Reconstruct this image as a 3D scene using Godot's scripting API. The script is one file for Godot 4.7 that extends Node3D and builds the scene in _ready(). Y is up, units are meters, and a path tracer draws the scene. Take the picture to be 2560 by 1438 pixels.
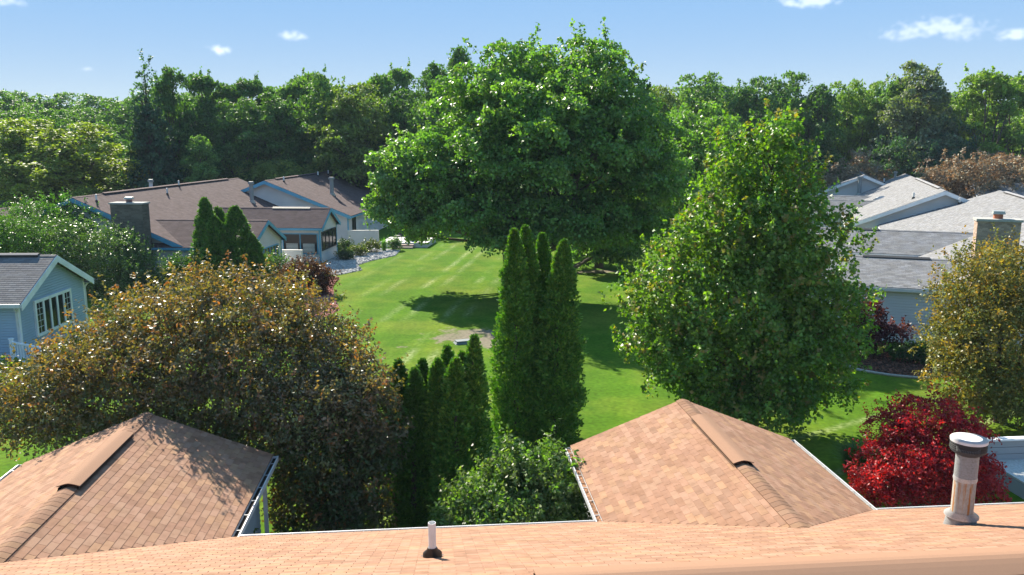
extends Node3D
# Back yards between rows of single-storey homes, seen from above one of the roofs. Metres, y up; the view looks along -z.

const H := 9.4            # height of the eye above the lawn
const FOCAL := 2071.0     # focal length in pixels of the 2560 x 1438 photograph
const PITCH := 0.1796     # downward tilt
const HOUSE_TURN := 0.09097

var M := {}               # materials by name
var taken := {}           # used names of top-level nodes
var noise := FastNoiseLite.new()


class Build:
	# collects flat faces; a, b, c, d run counter-clockwise seen from outside
	var v := PackedVector3Array()
	var n := PackedVector3Array()
	var c := PackedColorArray()
	var i := PackedInt32Array()

	func quad(p: Vector3, q: Vector3, r: Vector3, s: Vector3, col := Color.WHITE) -> void:
		var k := v.size()
		var m := (q - p).cross(s - p)
		if m.length_squared() < 1e-14:
			m = (r - p).cross(s - p)
		m = m.normalized()
		v.append(p); v.append(q); v.append(r); v.append(s)
		for j in 4:
			n.append(m); c.append(col)
		i.append(k); i.append(k + 2); i.append(k + 1)
		i.append(k); i.append(k + 3); i.append(k + 2)

	func tri(p: Vector3, q: Vector3, r: Vector3, col := Color.WHITE) -> void:
		var k := v.size()
		var m := (q - p).cross(r - p).normalized()
		v.append(p); v.append(q); v.append(r)
		for j in 3:
			n.append(m); c.append(col)
		i.append(k); i.append(k + 2); i.append(k + 1)

	func box(lo: Vector3, hi: Vector3, col := Color.WHITE, x := Transform3D.IDENTITY) -> void:
		var p: Array[Vector3] = []
		for k in 8:
			p.append(x * Vector3(hi.x if k & 1 else lo.x, hi.y if k & 2 else lo.y, hi.z if k & 4 else lo.z))
		quad(p[4], p[5], p[7], p[6], col); quad(p[1], p[0], p[2], p[3], col)
		quad(p[5], p[1], p[3], p[7], col); quad(p[0], p[4], p[6], p[2], col)
		quad(p[6], p[7], p[3], p[2], col); quad(p[0], p[1], p[5], p[4], col)

	func slab(top: Array, thick: Vector3, col := Color.WHITE) -> void:
		# top: corners counter-clockwise from above; thick: offset to the underside
		var m := top.size()
		for k in range(1, m - 1):
			tri(top[0], top[k], top[k + 1], col)
			tri(top[0] + thick, top[k + 1] + thick, top[k] + thick, col)
		for k in m:
			var e: Vector3 = top[k]
			var f: Vector3 = top[(k + 1) % m]
			quad(e + thick, f + thick, f, e, col)

	func tube(pts: Array, rad: Array, sides := 8, col := Color.WHITE, caps := true) -> void:
		# smooth tapered tube through the points
		var rings := []
		var side := Vector3.RIGHT
		for k in pts.size():
			var dir: Vector3 = (pts[mini(k + 1, pts.size() - 1)] - pts[maxi(k - 1, 0)]).normalized()
			if absf(dir.dot(side)) > 0.9:
				side = Vector3.FORWARD
			var s := (side - dir * dir.dot(side)).normalized()
			var t := dir.cross(s)
			side = s
			var ring := []
			for j in sides:
				var a := TAU * j / sides
				ring.append(s * cos(a) + t * sin(a))
			rings.append(ring)
		var k0 := v.size()
		for k in pts.size():
			for j in sides:
				v.append(pts[k] + rings[k][j] * rad[k]); n.append(rings[k][j]); c.append(col)
		for k in pts.size() - 1:
			for j in sides:
				var a0 := k0 + k * sides + j
				var a1 := k0 + k * sides + (j + 1) % sides
				var b0 := a0 + sides
				var b1 := a1 + sides
				i.append(a0); i.append(b1); i.append(a1)
				i.append(a0); i.append(b0); i.append(b1)
		if caps:
			for e in [0, pts.size() - 1]:
				for j in range(1, sides - 1):
					var a: Vector3 = pts[e] + rings[e][0] * rad[e]
					var b: Vector3 = pts[e] + rings[e][j] * rad[e]
					var d: Vector3 = pts[e] + rings[e][j + 1] * rad[e]
					if e == 0:
						tri(a, d, b, col)
					else:
						tri(a, b, d, col)

	func mesh() -> ArrayMesh:
		var a := []
		a.resize(Mesh.ARRAY_MAX)
		a[Mesh.ARRAY_VERTEX] = v
		a[Mesh.ARRAY_NORMAL] = n
		a[Mesh.ARRAY_COLOR] = c
		a[Mesh.ARRAY_INDEX] = i
		var m := ArrayMesh.new()
		m.add_surface_from_arrays(Mesh.PRIMITIVE_TRIANGLES, a)
		return m


# ---------------------------------------------------------------- naming and placing

func numbered(called: String) -> String:
	if not taken.has(called):
		taken[called] = 0
		return called
	taken[called] += 1
	return "%s_%03d" % [called, taken[called]]


func thing(called: String, label: String, category: String, at := Vector3.ZERO, turn := 0.0, group := "") -> Node3D:
	var o := Node3D.new()
	o.name = numbered(called)
	add_child(o)
	o.position = at
	o.rotation.y = turn
	tag(o, label, category, group)
	return o


func tag(o: Node, label: String, category: String, group := "") -> void:
	o.set_meta("label", label)
	o.set_meta("category", category)
	if group != "":
		o.set_meta("group", group)


func part(called: String, b, m: Material, parent: Node) -> MeshInstance3D:
	var o := MeshInstance3D.new()
	o.name = called
	o.mesh = b.mesh() if b is Build else b
	o.material_override = m
	parent.add_child(o, true)
	return o


func setting(called: String, b, m: Material, label: String, category: String) -> MeshInstance3D:
	var o := part(numbered(called), b, m, self)
	o.set_meta("kind", "structure")
	tag(o, label, category)
	return o


func across(px: float, depth: float, h := 0.0) -> float:
	# x of a point seen at column px that stands depth metres ahead at height h
	return (px - 1280.0) / FOCAL * (depth * cos(PITCH) + (H - h) * sin(PITCH))


func on_ground(px: float, py: float, h := 0.0) -> Vector3:
	# where the sight line through a pixel meets the level h
	var b := -(py - 719.0) / FOCAL
	var d := Vector3((px - 1280.0) / FOCAL, -sin(PITCH) + b * cos(PITCH), -cos(PITCH) - b * sin(PITCH))
	return Vector3(0, H, 0) + d * ((h - H) / d.y)


func height_at(py: float, depth: float) -> float:
	return H - depth * tan(atan((py - 719.0) / FOCAL) + PITCH)


func unit(g: RandomNumberGenerator) -> Vector3:
	var z := g.randf_range(-1, 1)
	var a := g.randf() * TAU
	var r := sqrt(1.0 - z * z)
	return Vector3(r * cos(a), z, r * sin(a))


func lin(r: float, g: float, b: float) -> Color:
	return Color(r, g, b).linear_to_srgb()


# ---------------------------------------------------------------- textures and materials

func ramp_texture(seed_: int, freq: float, octaves: int, stops: Array, size := 256, kind := FastNoiseLite.TYPE_SIMPLEX_SMOOTH) -> ImageTexture:
	# seamless noise turned into a multiplier map; stops are greys or colours in sRGB from low to high
	var f := FastNoiseLite.new()
	f.seed = seed_
	f.noise_type = kind
	f.frequency = freq
	f.fractal_octaves = octaves
	var src := f.get_seamless_image(size, size).get_data()
	var gr := Gradient.new()
	gr.offsets = PackedFloat32Array([0.0, 1.0])
	gr.colors = PackedColorArray([stops[0], stops[-1]])
	for k in range(1, stops.size() - 1):
		gr.add_point(float(k) / (stops.size() - 1), stops[k])
	var lut := PackedByteArray()
	for k in 256:
		var col := gr.sample(k / 255.0)
		lut.append(col.r8); lut.append(col.g8); lut.append(col.b8)
	var out := PackedByteArray()
	out.resize(size * size * 3)
	var w := 0
	for k in size * size:
		var q := src[k] * 3
		out[w] = lut[q]; out[w + 1] = lut[q + 1]; out[w + 2] = lut[q + 2]
		w += 3
	var im := Image.create_from_data(size, size, false, Image.FORMAT_RGB8, out)
	im.generate_mipmaps()
	return ImageTexture.create_from_image(im)


func mat(col: Color, rough := 0.8, tex: Texture2D = null, scale_ := 1.0, metal := 0.0) -> StandardMaterial3D:
	var m := StandardMaterial3D.new()
	m.albedo_color = col
	m.roughness = rough
	m.metallic = metal
	m.vertex_color_use_as_albedo = true
	m.metallic_specular = 0.25 if rough > 0.85 else 0.5
	if tex:
		m.albedo_texture = tex
		m.uv1_triplanar = true
		m.uv1_world_triplanar = true
		m.uv1_scale = Vector3.ONE * scale_
	return m


func leaf_mat(tint: Color, rough: float, glow: Color) -> StandardMaterial3D:
	var m := mat(tint, rough)
	m.cull_mode = BaseMaterial3D.CULL_DISABLED
	m.metallic_specular = 0.4
	m.backlight_enabled = true
	m.backlight = glow
	return m


func _ready() -> void:
	noise.seed = 5
	noise.frequency = 0.05
	noise.fractal_octaves = 2
	# --- view
	var cam := Camera3D.new()
	cam.name = "camera"
	cam.position = Vector3(0, H, 0)
	cam.rotation.x = -PITCH
	cam.fov = rad_to_deg(2.0 * atan(719.0 / FOCAL))
	cam.near = 0.1
	cam.far = 1500.0
	add_child(cam)
	# --- sky
	var exposure := 3.0
	var sk := ProceduralSkyMaterial.new()
	sk.sky_top_color = lin(0.25 / exposure, 0.525 / exposure, 0.93 / exposure)
	sk.sky_horizon_color = lin(0.86 / exposure, 0.96 / exposure, 0.93 / exposure)
	sk.sky_curve = 0.05
	sk.ground_bottom_color = lin(0.03, 0.05, 0.02)
	sk.ground_horizon_color = lin(0.2, 0.25, 0.2)
	sk.sun_angle_max = 30.0
	sk.sky_cover = clouds()
	sk.sky_cover_modulate = lin(0.2, 0.17, 0.14)
	var sky := Sky.new()
	sky.sky_material = sk
	var env := Environment.new()
	env.background_mode = Environment.BG_SKY
	env.sky = sky
	env.tonemap_mode = Environment.TONE_MAPPER_LINEAR
	env.tonemap_exposure = exposure
	env.sdfgi_enabled = true
	env.ssao_enabled = true
	env.ssil_enabled = true
	env.fog_enabled = true
	env.fog_density = 0.0002
	env.fog_light_color = Color(0.8, 0.88, 0.97)
	var we := WorldEnvironment.new()
	we.name = "environment"
	we.environment = env
	add_child(we)
	# --- sun: ahead and to the left, half way up the sky
	var sun := DirectionalLight3D.new()
	sun.name = "sun"
	var az := deg_to_rad(29.0)
	var el := deg_to_rad(35.0)
	var to_sun := Vector3(-sin(az) * cos(el), sin(el), -cos(az) * cos(el))
	sun.basis = Basis.looking_at(-to_sun, Vector3.UP)
	sun.light_energy = 1.5
	sun.light_color = Color(1.0, 0.965, 0.9)
	sun.light_angular_distance = 0.53
	sun.shadow_enabled = true
	add_child(sun)
	# --- the place
	materials()
	ground()
	near_house()
	homes()
	yard()
	big_maples()
	young_maple()
	bronze_trees()
	red_maple()
	evergreens()
	shrubs()
	wood()


func clouds() -> ImageTexture:
	# small fair-weather clouds low over the wood: [px, py, half width, half height, strength]
	var w := 4096
	var h := 2048
	var im := Image.create(w, h, false, Image.FORMAT_RGBA8)
	im.fill(Color(1, 1, 1, 0))
	var f := FastNoiseLite.new()
	f.seed = 3
	f.frequency = 0.11
	f.fractal_octaves = 4
	for c in [[732, 88, 36, 15, 0.8], [547, 125, 28, 15, 1.0], [2350, 68, 100, 26, 0.75], [2262, 84, 60, 20, 0.6], [2400, 84, 44, 22, 0.5], [2545, 86, 52, 17, 0.8], [2020, 4, 80, 20, 0.9], [10, 2, 40, 14, 0.6], [216, 172, 12, 5, 0.5], [3000, 60, 110, 30, 0.7], [3400, 10, 150, 30, 0.7], [-500, 60, 120, 28, 0.7], [-900, 120, 90, 18, 0.7], [1500, -300, 200, 60, 0.6], [600, -420, 240, 60, 0.5]]:
		var d := Vector3((c[0] - 1280.0) / FOCAL, 0, -1)
		var b: float = -(c[1] - 719.0) / FOCAL
		d = Vector3(d.x, -sin(PITCH) + b * cos(PITCH), -cos(PITCH) - b * sin(PITCH)).normalized()
		var u := fposmod(atan2(d.x, -d.z) / TAU, 1.0) * w
		var v := acos(d.y) / PI * h
		var rx: float = c[2] / FOCAL / TAU * w
		var ry: float = c[3] / FOCAL / PI * h
		for y in range(int(v - ry * 1.6), int(v + ry * 1.6) + 1):
			for x in range(int(u - rx * 1.6), int(u + rx * 1.6) + 1):
				var q := Vector2((x - u) / rx, (y - v) / ry)
				if q.y > 0:
					q.y *= 1.5
				var a := 1.0 - q.length() + f.get_noise_2d(x * 1.0, y * 1.6) * 0.9
				a = clampf(a * 1.3, 0.0, 1.0) * c[4] * clampf(1.5 - q.length(), 0.0, 1.0)
				if a > 0.0 and y >= 0 and y < h:
					var xi := posmod(x, w)
					im.set_pixel(xi, y, Color(1, 1, 1, maxf(a, im.get_pixel(xi, y).a)))
	return ImageTexture.create_from_image(im)


func materials() -> void:
	var white := Color.WHITE
	var granule := ramp_texture(101, 0.22, 3, [Color(0.62, 0.62, 0.62), Color(0.92, 0.92, 0.92), Color(1, 1, 1)], 256)
	var blotch := ramp_texture(102, 0.02, 4, [Color(0.84, 0.82, 0.8), Color(0.96, 0.95, 0.94), Color(1, 1, 1)], 512)
	var wearing := ramp_texture(103, 0.03, 5, [Color(0.78, 0.76, 0.72), Color(0.95, 0.95, 0.94), Color(1, 1, 1)], 512)
	var soft := ramp_texture(106, 0.01, 4, [Color(0.9, 0.9, 0.89), Color(1, 1, 1)], 256)
	M.plain = mat(white, 0.9)
	M.tan_shingle = mat(lin(0.51, 0.295, 0.193), 0.92, granule, 2.2)
	detail(M.tan_shingle, blotch, 0.35)
	M.tan_granule = mat(lin(0.38, 0.22, 0.14), 0.95, ramp_texture(104, 0.35, 2, [Color(0.5, 0.5, 0.5), Color(0.9, 0.9, 0.9), Color(1, 1, 1)], 256), 3.0)
	M.brown_shingle = mat(lin(0.19, 0.135, 0.13), 0.95, granule, 0.7)
	detail(M.brown_shingle, blotch, 0.12)
	M.grey_shingle = mat(lin(0.385, 0.385, 0.395), 0.95, granule, 0.7)
	detail(M.grey_shingle, blotch, 0.12)
	M.slate_shingle = mat(lin(0.26, 0.245, 0.24), 0.95, granule, 1.0)
	M.black_plastic = mat(lin(0.02, 0.018, 0.017), 0.6)
	M.black_rubber = mat(lin(0.015, 0.015, 0.016), 0.5)
	M.white_plastic = mat(lin(0.72, 0.71, 0.69), 0.45, soft, 1.4)
	M.white_metal = mat(lin(0.6, 0.6, 0.6), 0.4, soft, 0.8)
	M.white_trim = mat(lin(0.80, 0.82, 0.83), 0.55, soft, 0.5)
	M.blue_trim = mat(lin(0.12, 0.38, 0.55), 0.55, soft, 0.4)
	M.grey_siding = mat(lin(0.33, 0.35, 0.37), 0.7, soft, 0.15)
	M.lilac_siding = mat(lin(0.70, 0.67, 0.66), 0.7, soft, 0.15)
	M.blue_grey_siding = mat(lin(0.64, 0.635, 0.63), 0.7, soft, 0.15)
	M.blue_siding = mat(lin(0.36, 0.465, 0.57), 0.7, soft, 0.15)
	M.cream_paint = mat(lin(0.66, 0.63, 0.58), 0.6, soft, 0.5)
	M.grey_metal = mat(lin(0.26, 0.28, 0.29), 0.5, wearing, 1.5)
	M.galvanised = mat(lin(0.5, 0.51, 0.52), 0.42, wearing, 2.0, 0.3)
	M.pale_metal = mat(lin(0.7, 0.7, 0.7), 0.4, soft, 2.0)
	M.dark_metal = mat(lin(0.03, 0.033, 0.035), 0.55)
	M.rusty = mat(white, 0.7)
	M.rusty.albedo_texture = rust_streaks()
	M.rusty.uv1_triplanar = true
	M.rusty.uv1_scale = Vector3(1.0, 0.72, 1.0)
	M.concrete = mat(lin(0.42, 0.41, 0.39), 0.9, wearing, 1.0)
	M.old_brick = mat(lin(0.23, 0.20, 0.16), 0.95, wearing, 1.0)
	M.old_mortar = mat(lin(0.17, 0.16, 0.14), 0.95)
	M.tan_brick = mat(lin(0.56, 0.41, 0.33), 0.9, wearing, 1.5)
	M.tan_mortar = mat(lin(0.30, 0.28, 0.25), 0.95)
	M.clay = mat(lin(0.42, 0.14, 0.07), 0.8, wearing, 2.0)
	M.dark_clay = mat(lin(0.16, 0.09, 0.08), 0.8)
	M.dark_glass = mat(lin(0.012, 0.014, 0.016), 0.1)
	M.dark_glass.metallic_specular = 0.3
	M.olive_glass = mat(lin(0.085, 0.085, 0.03), 0.25)
	M.deck_board = mat(lin(0.55, 0.54, 0.52), 0.75, wearing, 0.8)
	M.bark = mat(lin(0.16, 0.13, 0.10), 0.95, ramp_texture(105, 0.06, 4, [Color(0.45, 0.45, 0.45), Color(0.85, 0.85, 0.85), Color(1, 1, 1)], 256), 1.2)
	M.dark_bark = mat(lin(0.08, 0.065, 0.055), 0.95)
	M.maple_leaf = leaf_mat(lin(0.7, 0.7, 0.7), 0.42, Color(0.85, 1.0, 0.4))
	M.young_leaf = leaf_mat(lin(0.56, 0.56, 0.56), 0.42, Color(0.9, 1.0, 0.3))
	M.bronze_leaf = leaf_mat(lin(0.57, 0.57, 0.57), 0.38, Color(1.0, 0.85, 0.35))
	M.bronze_leaf.metallic_specular = 0.34
	M.glossy_leaf = leaf_mat(lin(0.6, 0.6, 0.6), 0.4, Color(0.75, 0.9, 0.35))
	M.shrub_leaf = leaf_mat(lin(0.6, 0.6, 0.6), 0.42, Color(0.85, 1.0, 0.4))
	M.conifer_leaf = leaf_mat(lin(0.72, 0.72, 0.72), 0.65, Color(0.7, 0.8, 0.25))
	M.red_leaf = leaf_mat(lin(0.667, 0.667, 0.667), 0.45, Color(1.0, 0.45, 0.35))
	var k := 1.32 / 0.65
	for a in [["wood_gold", 0.22, 0.24, 0.05], ["wood_mid", 0.115, 0.19, 0.05], ["wood_dark", 0.085, 0.15, 0.045], ["wood_blue", 0.06, 0.11, 0.07], ["wood_olive", 0.155, 0.19, 0.05], ["wood_light", 0.15, 0.235, 0.075], ["wood_lime", 0.17, 0.24, 0.045], ["wood_silver", 0.15, 0.17, 0.115], ["wood_bronze", 0.205, 0.17, 0.115]]:
		M[a[0]] = leaf_mat(lin(a[1] * k, a[2] * k, a[3] * k), 0.6, Color(0.85, 0.95, 0.35) if a[0] != "wood_bronze" else Color(0.8, 0.6, 0.4))


func detail(m: StandardMaterial3D, tex: Texture2D, scale_: float) -> void:
	m.detail_enabled = true
	m.detail_albedo = tex
	m.detail_blend_mode = BaseMaterial3D.BLEND_MODE_MUL
	m.detail_uv_layer = BaseMaterial3D.DETAIL_UV_2
	m.uv2_triplanar = true
	m.uv2_world_triplanar = true
	m.uv2_scale = Vector3.ONE * scale_


func rust_streaks() -> ImageTexture:
	# galvanised sheet with orange runs
	var im := Image.create(256, 256, false, Image.FORMAT_RGB8)
	var f := FastNoiseLite.new()
	f.seed = 77
	f.frequency = 0.03
	for y in 256:
		for x in 256:
			var run := f.get_noise_2d(x * 2.2, y * 0.22) + 0.25 * f.get_noise_2d(x * 6.0, y * 1.2)
			var k := smoothstep(0.12, 0.42, run)
			var grey := 0.62 + 0.08 * f.get_noise_2d(x * 3.0 + 500, y * 3.0)
			var metal := Color(grey, grey * 0.98, grey * 0.93)
			im.set_pixel(x, y, metal.lerp(Color(0.62, 0.37, 0.12), k * 0.9))
	return ImageTexture.create_from_image(im)


func ground() -> void:
	# one sheet to the horizon, the mown lawn laid on it
	var b := Build.new()
	b.quad(Vector3(-900, -0.02, 300), Vector3(900, -0.02, 300), Vector3(900, -0.02, -1200), Vector3(-900, -0.02, -1200))
	setting("ground", b, mat(lin(0.075, 0.13, 0.028), 0.95, ramp_texture(111, 0.05, 4, [Color(0.6, 0.6, 0.6), Color(1, 1, 1)], 256), 0.3), "rough grass ground reaching out under the wood", "ground")
	var size := 1536
	var x0 := -48.0; var z0 := -104.0; var span := 96.0
	var patch := noise_bytes(201, 0.010, 4, size)
	var mid := noise_bytes(202, 0.045, 3, size)
	var fine := noise_bytes(203, 0.30, 3, size)
	var streak := noise_bytes(204, 0.008, 3, size)
	var out := PackedByteArray()
	out.resize(size * size * 3)
	var soil_spots := [[-2.1, -38.8, 1.9, 1.5], [-0.4, -38.0, 1.9, 1.7], [-4.9, -36.6, 0.4, 0.2], [6.4, -58.2, 2.2, 0.7], [4.2, -57.6, 1.2, 0.5]]
	var w := 0
	var step := span / size
	for j in size:
		var z := z0 + (j + 0.5) * step
		var bare_row := z > -61.0 and z < -34.0
		for i in size:
			var x := x0 + (i + 0.5) * step
			var k := j * size + i
			var p := patch[k] / 255.0
			var m := mid[k] / 255.0
			var f := fine[k] / 255.0
			# fresh green to drier yellow-green
			var dry := clampf((p - 0.33) * 1.9 + (m - 0.5) * 0.7, 0.0, 1.0)
			var r := lerpf(0.085, 0.14, dry)
			var g := lerpf(0.178, 0.2, dry)
			var bl := lerpf(0.012, 0.022, dry)
			# lines of pale clippings left by the mower
			var across_ := x + z * 0.12 + (p - 0.5) * 0.15
			var lane := fposmod(across_, 3.1)
			var line := maxf(1.0 - absf(lane - 0.6) * 3.0, 1.0 - absf(lane - 1.7) * 3.0) * clampf(0.9 - absf(x + 4.5) * 0.12, 0.0, 1.0)
			if z > -34.0 and x > 7.0:
				lane = fposmod(x * 0.55 + z * 0.85 + (p - 0.5) * 0.15, 2.4)
				line = 1.0 - absf(lane - 0.6) * 4.0
			var band := sin(across_ * 2.027) * 0.06
			r *= 1.0 + band; g *= 1.0 + band
			if line > 0.0:
				var s := line * clampf(streak[k] / 255.0 * 3.0 - 1.1, 0.0, 1.0) * clampf(f * 1.8 - 0.3, 0.0, 1.0) * 0.7
				r = lerpf(r, 0.42, s); g = lerpf(g, 0.43, s); bl = lerpf(bl, 0.26, s)
			# bare soil
			if bare_row and x > -7.0 and x < 10.5:
				for q in soil_spots:
					var dx: float = (x - q[0]) / q[2]
					var dz: float = (z - q[1]) / q[3]
					var rr := dx * dx + dz * dz
					if rr < 2.6:
						var s2 := clampf((1.15 - rr + (m - 0.5) * 2.6 + (f - 0.5) * 0.8) * 1.6, 0.0, 1.0) * 0.92
						r = lerpf(r, 0.23, s2); g = lerpf(g, 0.20, s2); bl = lerpf(bl, 0.15, s2)
			var v := 0.6 + 0.62 * f + 0.2 * (m - 0.5)
			out[w] = mini(255, int(sqrt(r * v) * 255.0)); out[w + 1] = mini(255, int(sqrt(g * v) * 255.0)); out[w + 2] = mini(255, int(sqrt(bl * v) * 255.0))
			w += 3
	var im := Image.create_from_data(size, size, false, Image.FORMAT_RGB8, out)
	im.generate_mipmaps()
	var lm := StandardMaterial3D.new()
	lm.albedo_texture = ImageTexture.create_from_image(im)
	lm.roughness = 0.95
	lm.metallic_specular = 0.1
	lm.texture_repeat = true
	var pl := PlaneMesh.new()
	pl.size = Vector2(span, span)
	var o := MeshInstance3D.new()
	o.name = numbered("lawn")
	o.mesh = pl
	o.material_override = lm
	o.position = Vector3(x0 + span / 2, 0, z0 + span / 2)
	add_child(o)
	o.set_meta("kind", "structure")
	tag(o, "mown green lawn with pale mower lines and a bare patch", "lawn")


func noise_bytes(seed_: int, freq: float, octaves: int, size: int) -> PackedByteArray:
	var f := FastNoiseLite.new()
	f.seed = seed_
	f.frequency = freq
	f.fractal_octaves = octaves
	return f.get_image(size, size).get_data()


func bed(called: String, label: String, outline: Array, y: float, m: Material) -> MeshInstance3D:
	# outline in pixels, laid on the ground
	var pts := PackedVector2Array()
	for q in outline:
		var p := on_ground(q[0], q[1])
		pts.append(Vector2(p.x, p.z))
	var ix := Geometry2D.triangulate_polygon(pts)
	var b := Build.new()
	for k in range(0, ix.size(), 3):
		var p := pts[ix[k]]; var q := pts[ix[k + 1]]; var r := pts[ix[k + 2]]
		if (q - p).cross(r - p) > 0:
			var s := q
			q = r
			r = s
		b.tri(Vector3(p.x, y, p.y), Vector3(q.x, y, q.y), Vector3(r.x, y, r.y))
	var o := setting(called, b, m, label, "bed")
	o.set_meta("outline", pts)
	return o


func scatter(called: String, label: String, category: String, over: MeshInstance3D, count: int, lo: float, hi: float, cols: Array, seed_: int, flat := 0.6) -> void:
	# loose stones or chips lying on a bed
	var g := RandomNumberGenerator.new()
	g.seed = seed_
	var pts: PackedVector2Array = over.get_meta("outline")
	over.remove_meta("outline")
	var box := Rect2(pts[0], Vector2.ZERO)
	for p in pts:
		box = box.expand(p)
	var b := Build.new()
	while count > 0:
		var p := box.position + Vector2(g.randf(), g.randf()) * box.size
		count -= 1
		if not Geometry2D.is_point_in_polygon(p, pts):
			continue
		var s := g.randf_range(lo, hi)
		var x := Transform3D(Basis.from_euler(Vector3(g.randf_range(-0.5, 0.5), g.randf() * TAU, g.randf_range(-0.5, 0.5))), Vector3(p.x, s * flat * 0.4 + 0.01, p.y))
		b.box(Vector3(-s, -s * flat, -s * 0.8) * 0.5, Vector3(s, s * flat, s * 0.8) * 0.5, (cols[g.randi() % cols.size()] as Color) * g.randf_range(0.8, 1.15), x)
	var o := part(numbered(called), b, M.plain, self)
	o.set_meta("kind", "stuff")
	tag(o, label, category)


func yard() -> void:
	var g := RandomNumberGenerator.new()
	g.seed = 17
	var gravel := bed("gravel_bed", "pale gravel bed along the sun room and screen wall", [[800, 668], [838, 690], [905, 676], [893, 664], [930, 652], [988, 640], [1000, 626], [940, 622], [860, 632], [835, 645]], 0.008, mat(lin(0.3, 0.29, 0.28), 0.95, M.white_trim.albedo_texture, 1.0))
	scatter("gravel", "loose whitish gravel stones beside the sun room", "gravel", gravel, 9000, 0.04, 0.13, [Color(0.44, 0.43, 0.42), Color(0.32, 0.32, 0.33), Color(0.52, 0.5, 0.47)], 5)
	var red := bed("mulch_bed", "reddish mulch bed under the maroon bush", [[790, 690], [838, 692], [850, 696], [832, 715], [835, 745], [850, 775], [800, 800], [740, 760], [760, 700]], 0.008, mat(lin(0.30, 0.12, 0.10), 0.95))
	scatter("mulch", "reddish wood chips under the maroon bush", "mulch", red, 6000, 0.04, 0.12, [Color(0.42, 0.17, 0.15), Color(0.34, 0.13, 0.11), Color(0.5, 0.26, 0.22)], 6, 0.3)
	var dark := bed("mulch_bed", "dark mulch bed along the grey house's wall", [[2090, 905], [2150, 925], [2230, 938], [2330, 945], [2420, 940], [2420, 890], [2240, 880], [2120, 878]], 0.008, mat(lin(0.07, 0.04, 0.03), 0.95))
	scatter("mulch", "dark wood chips along the grey house's wall", "mulch", dark, 4000, 0.04, 0.1, [Color(0.10, 0.055, 0.04), Color(0.06, 0.035, 0.025), Color(0.2, 0.09, 0.06)], 7, 0.3)
	# edging stones along that bed
	var rim := [[2090, 908], [2120, 918], [2150, 928], [2190, 935], [2230, 941], [2280, 946], [2330, 948]]
	var eg := thing("bed_edging", "pale curved edging strip in front of the dark mulch", "edging", on_ground(2200, 937))
	for k in rim.size() - 1:
		var p := on_ground(rim[k][0], rim[k][1]) - eg.position
		var q := on_ground(rim[k + 1][0], rim[k + 1][1]) - eg.position
		var b := Build.new()
		b.tube([p + Vector3.UP * 0.04, q + Vector3.UP * 0.04], [0.06, 0.06], 6)
		part("edging_piece", b, M.concrete, eg)
	# utility box lid in the bare patch
	var lid := thing("utility_box", "grey-green low utility box in the bare soil patch", "utility box", on_ground(1157, 858), 0.35)
	var b := Build.new()
	b.slab([Vector3(-0.34, 0.14, 0.2), Vector3(0.34, 0.14, 0.2), Vector3(0.34, 0.14, -0.2), Vector3(-0.34, 0.14, -0.2)], Vector3(0, -0.05, 0))
	part("lid", b, mat(lin(0.10, 0.13, 0.14), 0.6), lid)
	b = Build.new()
	for s in [-1.0, 1.0]:
		b.quad(Vector3(s * 0.32, 0.10, s * 0.18), Vector3(-s * 0.32, 0.10, s * 0.18), Vector3(-s * 0.42, -0.02, s * 0.27), Vector3(s * 0.42, -0.02, s * 0.27))
		b.quad(Vector3(s * 0.32, 0.10, -s * 0.18), Vector3(s * 0.32, 0.10, s * 0.18), Vector3(s * 0.42, -0.02, s * 0.27), Vector3(s * 0.42, -0.02, -s * 0.27))
	part("housing", b, mat(lin(0.09, 0.12, 0.12), 0.7), lid)
	# patio with steps under the maple's skirts
	var pt := thing("patio", "pale paved patio with two steps beyond the screen wall", "patio", on_ground(1005, 622), -0.1)
	for k in 2:
		b = Build.new()
		b.box(Vector3(-0.9, k * 0.16 - 0.05, -0.4 - k * 0.4), Vector3(0.9, k * 0.16 + 0.14, 0.0 - k * 0.4))
		part("step", b, mat(lin(0.42, 0.30, 0.24), 0.85), pt)
	b = Build.new()
	b.box(Vector3(-2.2, -0.05, -4.8), Vector3(2.0, 0.42, -0.8))
	part("slab", b, mat(lin(0.62, 0.58, 0.56), 0.85, M.white_trim.albedo_texture, 0.5), pt)
	for s in [-0.6, 0.5]:
		var ch := thing("patio_chair", "dark metal chair on the pale patio under the maple", "chair", pt.position + Vector3(s, 0.42, -2.2), s * 1.5, "patio chairs")
		for lx in [-0.22, 0.22]:
			for lz in [-0.2, 0.2]:
				b = Build.new()
				b.box(Vector3(lx - 0.02, 0, lz - 0.02), Vector3(lx + 0.02, 0.43, lz + 0.02))
				part("leg", b, M.dark_metal, ch)
		b = Build.new()
		b.box(Vector3(-0.25, 0.43, -0.23), Vector3(0.25, 0.47, 0.23))
		part("seat", b, M.dark_metal, ch)
		b = Build.new()
		b.box(Vector3(-0.25, 0.47, -0.23), Vector3(0.25, 0.95, -0.2))
		part("backrest", b, M.dark_metal, ch)
	# planter with fallen leaves in the courtyard
	var pl := thing("planter_box", "planter of brown fallen leaves and a green sprout beside the tan wing", "planter", Vector3(across(668, 16.2, 0.5), 0, -16.2), HOUSE_TURN)
	for q in [[Vector3(-0.62, 0, 0.36), Vector3(0.62, 0.5, 0.42)], [Vector3(-0.62, 0, -0.42), Vector3(0.62, 0.5, -0.36)], [Vector3(-0.68, 0, -0.42), Vector3(-0.62, 0.52, 0.42)], [Vector3(0.62, 0, -0.42), Vector3(0.68, 0.52, 0.42)]]:
		b = Build.new()
		b.box(q[0], q[1])
		part("side_panel", b, M.grey_siding, pl)
	b = Build.new()
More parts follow.
